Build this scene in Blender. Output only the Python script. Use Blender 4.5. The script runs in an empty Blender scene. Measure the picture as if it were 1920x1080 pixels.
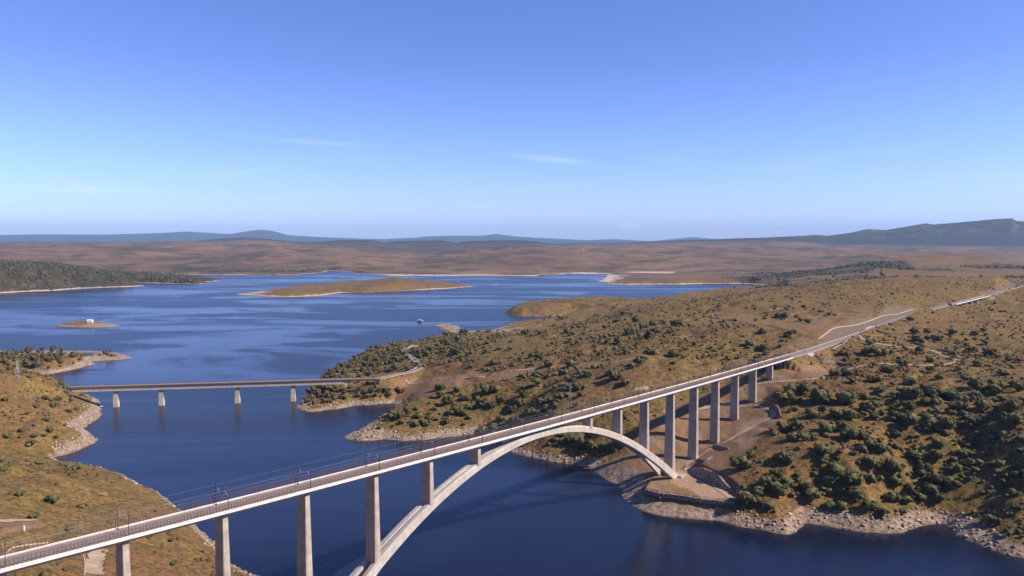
import bpy, bmesh, math, random
import numpy as np
from mathutils import Vector, Matrix
from mathutils.bvhtree import BVHTree

SC = bpy.context.scene
R = math.radians
random.seed(7)
rng = np.random.default_rng(11)

# ------------------------------------------------------------------ camera, sky, sun, exposure
F = 1400.0                       # focal length in 1920-px units
PITCH = math.atan((540 - 449.56) / F)
HC = 228.0                       # camera height above the water (m)
cam = bpy.data.cameras.new('camera'); camo = bpy.data.objects.new('camera', cam)
SC.collection.objects.link(camo); SC.camera = camo
cam.sensor_width = 36; cam.lens = 36 * F / 1920
cam.clip_start = 1; cam.clip_end = 120000
camo.location = (0, 0, HC); camo.rotation_euler = (R(90) - PITCH, 0, 0)

SUN_EL, SUN_AZ = 37.5, -12.0      # azimuth measured from +X towards +Y
sd_ = Vector((math.cos(R(SUN_EL)) * math.cos(R(SUN_AZ)), math.cos(R(SUN_EL)) * math.sin(R(SUN_AZ)), math.sin(R(SUN_EL))))
sun = bpy.data.lights.new('sun', 'SUN'); suno = bpy.data.objects.new('sun', sun)
SC.collection.objects.link(suno)
sun.energy = 5.0; sun.angle = R(0.53); sun.color = (1.0, 0.88, 0.76)
suno.rotation_euler = sd_.to_track_quat('Z', 'Y').to_euler()
suno.location = (300, 0, 600)

W = bpy.data.worlds.new('World'); SC.world = W; W.use_nodes = True
wn, wl = W.node_tree.nodes, W.node_tree.links
bg = wn['Background']
sky = wn.new('ShaderNodeTexSky'); sky.sky_type = 'NISHITA'; sky.sun_disc = False
sky.sun_elevation = R(SUN_EL); sky.sun_rotation = R(90 - SUN_AZ)
sky.altitude = 400; sky.air_density = 1.0; sky.dust_density = 0.6; sky.ozone_density = 2.0
tint = wn.new('ShaderNodeMix'); tint.data_type = 'RGBA'; tint.blend_type = 'MULTIPLY'
tint.inputs[0].default_value = 1.0; tint.inputs[7].default_value = (0.76, 0.89, 1.52, 1)
wl.new(sky.outputs[0], tint.inputs[6])
# thin cirrus wisps, low over the horizon
tc = wn.new('ShaderNodeTexCoord'); sep = wn.new('ShaderNodeSeparateXYZ')
wl.new(tc.outputs['Generated'], sep.inputs[0])
mp = wn.new('ShaderNodeMapping'); mp.inputs['Scale'].default_value = (5.0, 3.0, 60.0)
wl.new(tc.outputs['Generated'], mp.inputs[0])
cn = wn.new('ShaderNodeTexNoise'); cn.inputs['Scale'].default_value = 1.6; cn.inputs['Detail'].default_value = 6
wl.new(mp.outputs[0], cn.inputs['Vector'])
cr = wn.new('ShaderNodeMapRange'); cr.inputs[1].default_value = 0.56; cr.inputs[2].default_value = 0.80
cr.inputs[3].default_value = 0.0; cr.inputs[4].default_value = 0.07
wl.new(cn.outputs[0], cr.inputs[0])
br = wn.new('ShaderNodeMapRange'); br.inputs[1].default_value = 0.16; br.inputs[2].default_value = 0.08
wl.new(sep.outputs[2], br.inputs[0])
cm = wn.new('ShaderNodeMath'); cm.operation = 'MULTIPLY'
wl.new(cr.outputs[0], cm.inputs[0]); wl.new(br.outputs[0], cm.inputs[1])
mixc = wn.new('ShaderNodeMix'); mixc.data_type = 'RGBA'
# a few distinct thin streaks of cirrus, placed by direction in the sky
def wm_(op, a, b=0.0):
    n = wn.new('ShaderNodeMath'); n.operation = op
    for s_, i_ in ((a, 0), (b, 1)):
        if isinstance(s_, (int, float)): n.inputs[i_].default_value = s_
        else: wl.new(s_, n.inputs[i_])
    return n.outputs[0]
yy = wm_('MAXIMUM', sep.outputs[1], 0.05); cu = wm_('DIVIDE', sep.outputs[0], yy); cv = wm_('DIVIDE', sep.outputs[2], yy)
mp2 = wn.new('ShaderNodeMapping'); mp2.inputs['Scale'].default_value = (30, 1, 160); wl.new(tc.outputs['Generated'], mp2.inputs[0])
cn2 = wn.new('ShaderNodeTexNoise'); cn2.inputs['Scale'].default_value = 1.0; cn2.inputs['Detail'].default_value = 5; wl.new(mp2.outputs[0], cn2.inputs['Vector'])
acc = cm.outputs[0]
for px_, py_, su, sv, sl, amp in ((610, 268, 0.060, 0.0028, -0.055, 0.30), (1035, 299, 0.040, 0.0036, -0.10, 0.42), (1180, 424, 0.016, 0.0040, 0.0, 0.40), (180, 355, 0.075, 0.0050, -0.02, 0.22), (430, 322, 0.09, 0.006, 0.03, 0.12)):
    a_ = PITCH; x_ = (px_ - 960) / F; z_ = -(py_ - 540) / F
    fy_ = math.cos(a_) + math.sin(a_) * z_; u0 = x_ / fy_; v0 = (-math.sin(a_) + math.cos(a_) * z_) / fy_
    du = wm_('SUBTRACT', cu, u0); dv = wm_('SUBTRACT', wm_('SUBTRACT', cv, v0), wm_('MULTIPLY', du, sl))
    e = wm_('ADD', wm_('POWER', wm_('ABSOLUTE', wm_('DIVIDE', du, su)), 2.0), wm_('POWER', wm_('ABSOLUTE', wm_('DIVIDE', dv, sv)), 2.0))
    g_ = wm_('MULTIPLY', wm_('EXPONENT', wm_('MULTIPLY', e, -1.0)), wm_('MULTIPLY', wm_('MULTIPLY', cn2.outputs['Fac'], 0.8), amp))
    acc = wm_('ADD', acc, g_)
acc = wm_('MULTIPLY', acc, wm_('GREATER_THAN', sep.outputs[1], 0.05))
wl.new(acc, mixc.inputs[0]); wl.new(tint.outputs[2], mixc.inputs[6])
mixc.inputs[7].default_value = (9.0, 9.5, 11.0, 1)
hzr = wn.new('ShaderNodeMapRange'); hzr.inputs[1].default_value = 0.0; hzr.inputs[2].default_value = 0.22; hzr.inputs[3].default_value = 1.0; hzr.inputs[4].default_value = 0.0
wl.new(sep.outputs[2], hzr.inputs[0])
hmx = wn.new('ShaderNodeMix'); hmx.data_type = 'RGBA'; hmx.blend_type = 'MULTIPLY'
wl.new(hzr.outputs[0], hmx.inputs[0]); wl.new(mixc.outputs[2], hmx.inputs[6]); hmx.inputs[7].default_value = (1.42, 1.38, 1.5, 1)
# sky behind the viewpoint is dimmed to cut fill light on shaded pier faces
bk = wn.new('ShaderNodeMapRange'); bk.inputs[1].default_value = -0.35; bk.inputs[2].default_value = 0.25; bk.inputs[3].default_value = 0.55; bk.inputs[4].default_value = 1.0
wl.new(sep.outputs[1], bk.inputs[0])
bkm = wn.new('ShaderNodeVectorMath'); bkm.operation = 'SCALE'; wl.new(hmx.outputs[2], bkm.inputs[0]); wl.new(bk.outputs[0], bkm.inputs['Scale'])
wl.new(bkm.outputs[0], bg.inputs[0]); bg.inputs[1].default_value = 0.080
SC.view_settings.view_transform = 'Standard'; SC.view_settings.look = 'None'
SC.view_settings.exposure = 0.6; SC.view_settings.gamma = 1.0
SC.render.engine = 'CYCLES'
SC.cycles.volume_bounces = 0
SC.render.resolution_x = 1024; SC.render.resolution_y = 576

# ------------------------------------------------------------------ helpers
def ray(px, py):
    dx = (px - 960) / F; dz = -(py - 540) / F
    return dx, math.cos(PITCH) + math.sin(PITCH) * dz, -math.sin(PITCH) + math.cos(PITCH) * dz
def at(px, py, z=0.0):
    a, b, c = ray(px, py); t = (z - HC) / c
    return (a * t, b * t)
def zat(py, Y):
    """height that shows at image row py when it stands Y metres away"""
    dz = -(py - 540) / F
    return HC + Y * (-math.sin(PITCH) + math.cos(PITCH) * dz) / (math.cos(PITCH) + math.sin(PITCH) * dz)
def to_px(x, y, z):
    Z = z - HC; yc = y * math.cos(PITCH) - Z * math.sin(PITCH); zc = y * math.sin(PITCH) + Z * math.cos(PITCH)
    return 960 + F * x / yc, 540 - F * zc / yc

def tag(o, label=None, cat=None, group=None, kind=None):
    if label: o['label'] = label
    if cat: o['category'] = cat
    if group: o['group'] = group
    if kind: o['kind'] = kind
    return o
def empty(name, loc=(0, 0, 0)):
    o = bpy.data.objects.new(name, None); SC.collection.objects.link(o); o.location = loc
    o.empty_display_size = 1
    return o
class MB:
    def __init__(s): s.v = []; s.f = []
    def add(s, vs, fs):
        n = len(s.v); s.v += [tuple(p) for p in vs]; s.f += [tuple(i + n for i in q) for q in fs]
    def box(s, c, dx, dy, dz, ux=(1, 0, 0), uy=(0, 1, 0), uz=(0, 0, 1)):
        c = Vector(c); ux = Vector(ux); uy = Vector(uy); uz = Vector(uz)
        vs = [c + ux * (a * dx / 2) + uy * (b * dy / 2) + uz * (e * dz / 2) for a in (-1, 1) for b in (-1, 1) for e in (-1, 1)]
        s.add(vs, [(0, 1, 3, 2), (4, 6, 7, 5), (0, 4, 5, 1), (2, 3, 7, 6), (0, 2, 6, 4), (1, 5, 7, 3)])
    def bar(s, a, b, r, n=6, r2=None):
        a = Vector(a); b = Vector(b); d = (b - a)
        if d.length < 1e-6: return
        d.normalize(); u = d.orthogonal().normalized(); w = d.cross(u); r2 = r if r2 is None else r2
        vs = [a + (u * math.cos(t) + w * math.sin(t)) * r for t in [2 * math.pi * i / n for i in range(n)]]
        vs += [b + (u * math.cos(t) + w * math.sin(t)) * r2 for t in [2 * math.pi * i / n for i in range(n)]]
        s.add(vs, [(i, (i + 1) % n, n + (i + 1) % n, n + i) for i in range(n)] + [tuple(range(n - 1, -1, -1)), tuple(range(n, 2 * n))])
    def loft(s, rings, cap=True):
        n = len(rings[0]); vs = [p for r in rings for p in r]; fs = []
        for k in range(len(rings) - 1):
            for i in range(n):
                j = (i + 1) % n
                fs.append((k * n + i, k * n + j, (k + 1) * n + j, (k + 1) * n + i))
        if cap: fs += [tuple(range(n - 1, -1, -1)), tuple(range((len(rings) - 1) * n, len(rings) * n))]
        s.add(vs, fs)
    def build(s, name, mat, parent=None, origin=None, smooth=False):
        me = bpy.data.meshes.new(name)
        o0 = Vector(origin) if origin is not None else Vector((0, 0, 0))
        base = o0 if parent is None else Vector(parent.location)
        me.from_pydata([tuple(Vector(p) - base) for p in s.v], [], s.f); me.update()
        bm = bmesh.new(); bm.from_mesh(me); bmesh.ops.recalc_face_normals(bm, faces=bm.faces); bm.to_mesh(me); bm.free()
        if smooth:
            for p in me.polygons: p.use_smooth = True
        me.materials.append(mat)
        o = bpy.data.objects.new(name, me); SC.collection.objects.link(o)
        if parent is not None: o.parent = parent
        else: o.location = base
        return o

def np_mesh(name, V, Fc, mat, smooth=False):
    """V (n,3) array, Fc (m,k) array of faces with k corners"""
    me = bpy.data.meshes.new(name); k = Fc.shape[1]
    me.vertices.add(len(V)); me.vertices.foreach_set('co', V.astype(np.float32).ravel())
    me.loops.add(Fc.size); me.loops.foreach_set('vertex_index', Fc.astype(np.int32).ravel())
    me.polygons.add(len(Fc)); me.polygons.foreach_set('loop_start', np.arange(0, Fc.size, k, dtype=np.int32))
    if smooth: me.polygons.foreach_set('use_smooth', np.ones(len(Fc), dtype=bool))
    me.update(calc_edges=True); me.materials.append(mat)
    return me

# ------------------------------------------------------------------ material helpers
def new_mat(name, rough=0.9, spec=0.2):
    m = bpy.data.materials.new(name); m.use_nodes = True
    b = m.node_tree.nodes['Principled BSDF']; b.inputs['Roughness'].default_value = rough
    b.inputs['Specular IOR Level'].default_value = spec
    return m, m.node_tree.nodes, m.node_tree.links, b
def noise(N, L, vec, scale, detail=4, rough=0.55):
    n = N.new('ShaderNodeTexNoise'); n.inputs['Scale'].default_value = scale
    n.inputs['Detail'].default_value = detail; n.inputs['Roughness'].default_value = rough
    L.new(vec, n.inputs['Vector']); return n.outputs['Fac']
def mrange(N, L, src, a, b, c=0.0, d=1.0):
    n = N.new('ShaderNodeMapRange'); L.new(src, n.inputs[0])
    for i, v in zip((1, 2, 3, 4), (a, b, c, d)): n.inputs[i].default_value = v
    return n.outputs[0]
def mix(N, L, fac, A, B, blend='MIX'):
    n = N.new('ShaderNodeMix'); n.data_type = 'RGBA'; n.blend_type = blend
    if hasattr(fac, 'links') or hasattr(fac, 'is_linked'): L.new(fac, n.inputs[0])
    else: n.inputs[0].default_value = fac
    for s, i in ((A, 6), (B, 7)):
        if isinstance(s, tuple): n.inputs[i].default_value = (*s, 1)
        else: L.new(s, n.inputs[i])
    return n.outputs[2]
def math_(N, L, op, a, b=0.0):
    n = N.new('ShaderNodeMath'); n.operation = op
    for s, i in ((a, 0), (b, 1)):
        if isinstance(s, (int, float)): n.inputs[i].default_value = s
        else: L.new(s, n.inputs[i])
    return n.outputs[0]
def geo_pos(N): return N.new('ShaderNodeNewGeometry').outputs['Position']
def bump(N, L, b, h, strength, dist):
    n = N.new('ShaderNodeBump'); n.inputs['Strength'].default_value = strength; n.inputs['Distance'].default_value = dist
    L.new(h, n.inputs['Height']); L.new(n.outputs[0], b.inputs['Normal'])

def mat_simple(name, col, col2=None, scale=1.0, rough=0.85, spec=0.2, obj=False, lo=0.35, hi=0.65):
    m, N, L, b = new_mat(name, rough, spec)
    if col2 is None: b.inputs['Base Color'].default_value = (*col, 1)
    else:
        f = mrange(N, L, noise(N, L, geo_pos(N), scale, 5), lo, hi)
        L.new(mix(N, L, f, col, col2), b.inputs['Base Color'])
    return m

def mat_concrete(name, col, dark, stain=0.5, joint=0.0, along=0.0):
    m, N, L, b = new_mat(name, 0.85, 0.25); P = geo_pos(N)
    c = mix(N, L, mrange(N, L, noise(N, L, P, 0.25, 5), 0.35, 0.7), col, tuple(x * 0.74 for x in col))
    # rain streaks run down the faces
    mp = N.new('ShaderNodeMapping'); mp.inputs['Scale'].default_value = (0.55, 0.55, 0.05); L.new(P, mp.inputs[0])
    s = mrange(N, L, noise(N, L, mp.outputs[0], 1.0, 5, 0.65), 0.54, 0.75, 0, stain)
    c = mix(N, L, s, c, dark)
    if joint:
        sp = N.new('ShaderNodeSeparateXYZ'); L.new(P, sp.inputs[0])
        fr = math_(N, L, 'FRACT', math_(N, L, 'DIVIDE', sp.outputs[2], 5.0))
        c = mix(N, L, mrange(N, L, fr, 0.955, 0.97, 0, joint), c, dark)
        w2 = N.new('ShaderNodeTexWhiteNoise'); w2.noise_dimensions = '1D'; L.new(math_(N, L, 'FLOOR', math_(N, L, 'DIVIDE', sp.outputs[2], 5.0)), w2.inputs['W'])
        c = mix(N, L, mrange(N, L, w2.outputs['Value'], 0, 1, 0, 0.30), c, dark)
    if along:
        dp = N.new('ShaderNodeVectorMath'); dp.operation = 'DOT_PRODUCT'; L.new(P, dp.inputs[0]); dp.inputs[1].default_value = (0.6592, 0.7520, 0)
        q = math_(N, L, 'DIVIDE', dp.outputs['Value'], along); fr = math_(N, L, 'FRACT', q)
        c = mix(N, L, mrange(N, L, fr, 0.94, 0.96, 0, 0.35), c, dark)
        wn_ = N.new('ShaderNodeTexWhiteNoise'); wn_.noise_dimensions = '1D'; L.new(math_(N, L, 'FLOOR', q), wn_.inputs['W'])
        c = mix(N, L, mrange(N, L, wn_.outputs['Value'], 0, 1, 0, 0.18), c, dark)
    L.new(c, b.inputs['Base Color'])
    bump(N, L, b, noise(N, L, P, 1.2, 5), 0.3, 0.15)
    return m
M_CONC = mat_concrete('pale_concrete', (0.46, 0.395, 0.345), (0.21, 0.165, 0.135), 0.65, 0.3)
M_ARCH = mat_concrete('arch_concrete', (0.50, 0.455, 0.41), (0.25, 0.21, 0.18), 0.6, 0.0, 6.5)
M_PARA = mat_concrete('white_concrete', (0.68, 0.65, 0.62), (0.42, 0.38, 0.34), 0.35)
M_OLDC = mat_concrete('weathered_concrete', (0.58, 0.50, 0.44), (0.28, 0.23, 0.19), 0.5, 0.2)
M_BALL = mat_simple('ballast', (0.24, 0.195, 0.175), (0.17, 0.135, 0.12), 0.9)
M_SLAB = mat_simple('deck_slab', (0.30, 0.26, 0.25), (0.22, 0.19, 0.18), 0.5)
M_RUST = mat_simple('brown_steel', (0.15, 0.095, 0.085), (0.10, 0.07, 0.06), 0.8, rough=0.6)
M_RAIL = mat_simple('rail_steel', (0.22, 0.17, 0.15), rough=0.4, spec=0.5)
M_MAST = mat_simple('dark_steel', (0.03, 0.035, 0.05), rough=0.5)
M_WIRE = mat_simple('wire', (0.35, 0.38, 0.45), rough=0.4, spec=0.5)
M_ALU = mat_simple('galvanised_steel', (0.5, 0.52, 0.56), rough=0.4, spec=0.5)
M_ASPH = mat_simple('asphalt', (0.17, 0.155, 0.15), (0.22, 0.20, 0.19), 0.2)
M_DIRT = mat_simple('dirt_track', (0.38, 0.28, 0.20), (0.27, 0.19, 0.13), 0.12)
M_WHITE = mat_simple('white_render', (0.82, 0.80, 0.78), (0.7, 0.68, 0.65), 0.3)
M_ROOF = mat_simple('clay_roof', (0.32, 0.16, 0.10), (0.22, 0.11, 0.07), 0.8)
M_DARK = mat_simple('dark_opening', (0.02, 0.02, 0.025))
M_BLUEG = mat_simple('blue_grey_metal', (0.07, 0.10, 0.17), rough=0.5)
M_TRUNK = mat_simple('bark', (0.09, 0.065, 0.05), (0.05, 0.04, 0.03), 2.0)

def mat_stone():
    m, N, L, b = new_mat('loose_stone', 0.9, 0.2); P = geo_pos(N)
    v = N.new('ShaderNodeTexVoronoi'); v.inputs['Scale'].default_value = 0.9; L.new(P, v.inputs['Vector'])
    c = mix(N, L, v.outputs['Color'], (0.15, 0.11, 0.105), (0.36, 0.29, 0.26))
    sp = N.new('ShaderNodeSeparateColor'); L.new(v.outputs['Color'], sp.inputs[0])
    c = mix(N, L, sp.outputs[0], (0.13, 0.095, 0.09), (0.38, 0.31, 0.28))
    c = mix(N, L, mrange(N, L, v.outputs['Distance'], 0.55, 0.9), c, (0.05, 0.04, 0.04))
    L.new(c, b.inputs['Base Color']); bump(N, L, b, v.outputs['Distance'], 1.0, -0.6)
    return m
M_STONE = mat_stone()
def mat_rock():
    m, N, L, b = new_mat('shore_rock', 0.9, 0.2)
    g = N.new('ShaderNodeNewGeometry'); r = g.outputs['Random Per Island']
    c = mix(N, L, r, (0.18, 0.132, 0.095), (0.56, 0.47, 0.385))
    c = mix(N, L, mrange(N, L, noise(N, L, g.outputs['Position'], 0.5), 0.42, 0.62), c, (0.21, 0.15, 0.12))
    L.new(c, b.inputs['Base Color']); return m
M_ROCK = mat_rock()
def mat_leaf(name, a, b_, c_, island=True):
    m, N, L, b = new_mat(name, 0.75, 0.15)
    g = N.new('ShaderNodeNewGeometry'); oi = N.new('ShaderNodeObjectInfo')
    c = mix(N, L, g.outputs['Random Per Island'], a, b_)
    c = mix(N, L, mrange(N, L, oi.outputs['Random'], 0.35, 1.0, 0, 0.6), c, c_)
    n = noise(N, L, g.outputs['Position'], 0.05, 3)
    c = mix(N, L, mrange(N, L, n, 0.5, 0.7, 0, 0.6), c, c_)
    L.new(c, b.inputs['Base Color']); return m
M_OAK = mat_leaf('oak_foliage', (0.044, 0.052, 0.018), (0.130, 0.128, 0.046), (0.120, 0.098, 0.046))
M_SCRUB = mat_leaf('scrub_foliage', (0.045, 0.042, 0.016), (0.115, 0.088, 0.030), (0.110, 0.064, 0.032))
M_FARW = mat_leaf('far_foliage', (0.040, 0.042, 0.024), (0.085, 0.078, 0.045), (0.075, 0.06, 0.035))
M_BROWNT = mat_leaf('brownish_foliage', (0.045, 0.042, 0.020), (0.115, 0.095, 0.045), (0.12, 0.080, 0.045))

# ------------------------------------------------------------------ numeric terrain
_lat = rng.random((256, 256)).astype(np.float32)
def vnoise(x, y):
    xi = np.floor(x).astype(np.int64); yi = np.floor(y).astype(np.int64)
    fx = (x - xi).astype(np.float32); fy = (y - yi).astype(np.float32)
    fx = fx * fx * (3 - 2 * fx); fy = fy * fy * (3 - 2 * fy)
    a = _lat[xi & 255, yi & 255]; b = _lat[(xi + 1) & 255, yi & 255]
    c = _lat[xi & 255, (yi + 1) & 255]; d = _lat[(xi + 1) & 255, (yi + 1) & 255]
    return (a * (1 - fx) + b * fx) * (1 - fy) + (c * (1 - fx) + d * fx) * fy
def fbm(x, y, s, o=4, seed=0.0):
    t = 0; a = 1.0; n = 0; ca, sa = math.cos(0.6), math.sin(0.6)
    x = x / s + seed; y = y / s + seed * 1.7
    for i in range(o):
        t = t + a * (vnoise(x, y) - 0.5); n += a; a *= 0.5
        x, y = (x * ca - y * sa) * 2.03 + 5.3, (x * sa + y * ca) * 2.03 + 1.9
    return t / n * 2

# main railway line: deck axis, then the track on the ground beyond it
TH = 0.85102; CT, ST = math.cos(TH), math.sin(TH)
def dpt(s, lat=0.0, dz=0.0):
    u = s - 192
    return Vector((17.511 + u * CT + lat * ST, 526.927 + u * ST - lat * CT, HC - 133.09 - 0.0195234 * u + 1.48709e-5 * u * u + dz))
S_END = 648.0
track_px = [(1568, 641), (1620, 623), (1700, 592), (1800, 566), (1848, 555.5), (1900, 539), (1990, 516)]
track = [dpt(S_END), dpt(S_END + 60)] + [Vector((*at(px, py, 88.0), 88.0)) for px, py in track_px]
track[1].z = 88.4
ROAD_Z = 29.0
bridge_a = Vector((-600, 999, ROAD_Z)); bridge_b = Vector((*at(712, 709, ROAD_Z), ROAD_Z))

# shorelines, traced clockwise or anticlockwise, on the water plane
def W0(pts): return np.array([at(*p) for p in pts])
poly_left = np.vstack([W0([(465, 1074), (450, 1064), (433, 1057), (420, 1035), (400, 1010), (388, 1000), (373, 992), (350, 962), (320, 940), (300, 923), (273, 913), (255, 902),
    (235, 890), (217, 884), (190, 876), (165, 872), (120, 868), (100, 858), (127, 852), (160, 841), (183, 830), (186, 822), (170, 812), (160, 807), (166, 796),
    (180, 788), (191, 777), (192, 766), (183, 753), (172, 744), (150, 737), (120, 728), (60, 716), (-60, 706)]),
    [(-1400, 1100), (-2500, 900), (-2500, -200), (200, -300), (60, 300), (-60, 380), (-140, 440), (-165, 490)]])
poly_promo = np.vstack([W0([(-120, 706), (0, 703), (40, 702), (70, 703), (93, 702), (115, 698), (133, 694), (150, 690), (160, 687), (177, 683), (168, 678), (190, 676), (207, 675.5), (230, 674.5), (252, 672),
    (238, 665), (225, 662), (180, 658), (100, 657), (0, 657), (-200, 656)]), [(-1500, 1500), (-2500, 1500), (-2500, 1250)]])
poly_islet = W0([(98, 612), (125, 613.5), (167, 614.5), (205, 613.5), (227, 611.5), (205, 608), (175, 605.5), (145, 606), (115, 609)])
poly_D = np.vstack([W0([(-300, 566), (0, 550), (50, 547), (100, 545), (150, 541), (200, 539), (240, 538), (274, 536), (255, 532.5), (232, 530.5), (260, 530.5), (300, 531.5), (340, 532), (370, 533), (382, 531.5), (396, 531),
    (380, 528), (405, 527.5), (423, 525), (410, 522.5), (380, 520.5), (330, 518), (280, 515.5), (220, 513), (160, 512)]), [(-4800, 5000), (-6000, 3400)]])
poly_F = W0([(426, 551), (450, 553.5), (480, 554.5), (500, 556.5), (540, 557), (567, 556.5), (590, 555), (610, 553), (640, 549), (680, 549), (723, 547), (770, 545), (807, 543), (850, 540.5), (888, 537),
    (870, 533), (840, 531), (800, 527), (760, 522.5), (700, 524), (650, 528), (600, 534), (560, 536), (532, 541), (500, 545), (460, 549)])
poly_rocks = [W0([(586, 523.4), (600, 524.4), (640, 524.2), (650, 522.8), (620, 521), (595, 521)]), W0([(808, 611), (822, 614), (826, 618), (845, 619), (866, 617), (862, 611), (845, 607.5), (826, 607)]),
    W0([(1045, 527.6), (1075, 528.6), (1110, 527.4), (1080, 526.4)]), W0([(905, 534), (930, 534.8), (940, 533.6), (920, 533)])]
poly_main = np.vstack([W0([(2100, 1075), (1920, 1045), (1900, 1042), (1880, 1038), (1850, 1028), (1827, 1017), (1805, 1010), (1793, 1003), (1783, 992), (1774, 982), (1760, 981), (1735, 985), (1713, 990), (1690, 998), (1657, 1001), (1620, 998),
    (1580, 992), (1545, 986), (1513, 982), (1500, 990), (1493, 999), (1478, 1003), (1453, 1000), (1430, 994), (1400, 990), (1380, 987), (1347, 978), (1310, 974), (1280, 972), (1255, 970), (1230, 966), (1204, 957), (1190, 950), (1180, 944), (1172, 936), (1165, 930), (1168, 920),
    (1163, 913), (1156, 907), (1139, 898), (1123, 888), (1105, 880), (1088, 876), (1073, 872), (1050, 868), (1023, 863), (1000, 858), (973, 853), (955, 846), (945, 832), (925, 820), (900, 815), (882, 816), (857, 818), (831, 820), (800, 824), (776, 825.5), (752, 827), (720, 824), (700, 826), (673, 828), (655, 824),
    (645, 820), (657, 814), (683, 803), (690, 796), (716, 779), (735, 768), (745, 759), (735, 757), (724, 758), (700, 759), (667, 761), (650, 765), (633, 768), (610, 770), (587, 773), (565, 771), (555, 765), (560, 757), (567, 747), (576, 735),
    (590, 716), (605, 703), (625, 693), (646, 683), (673, 666), (716, 653), (744, 645), (775, 647), (804, 635), (824, 627), (832, 621), (850, 618), (871, 621), (911, 622), (940, 614), (965, 605), (1000, 602), (1040, 600), (1087, 591), (1060, 592), (1023, 593), (973, 593), (943, 588), (950, 579), (990, 571), (1073, 566.5),
    (1123, 564), (1173, 569), (1207, 570), (1257, 564), (1300, 559), (1347, 554.5), (1400, 551), (1440, 549), (1438, 545), (1427, 541), (1467, 537), (1440, 535), (1400, 532.5), (1380, 532), (1330, 532), (1273, 533.5), (1230, 533), (1180, 534), (1133, 533), (1150, 530), (1120, 528), (1130, 522), (1140, 514),
    (1080, 514.5), (1010, 515), (1005, 521), (985, 519), (970, 518), (920, 518), (873, 517.5), (820, 518.5), (773, 517), (740, 519), (727, 517), (700, 514), (673, 513), (655, 510), (640, 508.5), (615, 508), (603, 511.5), (560, 514.5), (517, 516), (460, 515), (417, 516), (370, 515), (327, 514), (285, 510.5), (240, 509), (200, 508), (160, 508), (0, 507), (-500, 506)]),
    [(-12000, 5600), (-60000, 8000), (-60000, 70000), (60000, 70000), (60000, -200), (1500, -200), (700, 300)]])
POLYS = [poly_left, poly_promo, poly_islet, poly_D, poly_F, poly_main] + poly_rocks
def seg_dist(X, Y, A, B):
    dx, dy = B[0] - A[0], B[1] - A[1]; l = dx * dx + dy * dy + 1e-9
    t = np.clip(((X - A[0]) * dx + (Y - A[1]) * dy) / l, 0, 1)
    return np.hypot(X - A[0] - t * dx, Y - A[1] - t * dy), t
def inpoly(X, Y, P):
    c = np.zeros(X.shape, bool); n = len(P)
    for i in range(n):
        x1, y1 = P[i]; x2, y2 = P[(i + 1) % n]
        if y1 == y2: continue
        m = (y1 > Y) != (y2 > Y)
        c ^= m & (X < (x2 - x1) * (Y - y1) / (y2 - y1) + x1)
    return c
def signed(X, Y):
    out = np.full(X.shape, -1e9, np.float32)
    for P in POLYS:
        P = P.astype(np.float32); d = np.full(X.shape, 1e9, np.float32)
        for i in range(len(P)):
            d = np.minimum(d, seg_dist(X, Y, P[i], P[(i + 1) % len(P)])[0])
        ins = inpoly(X, Y, P)
        out = np.maximum(out, np.where(ins, d, -d))
    return out

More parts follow.
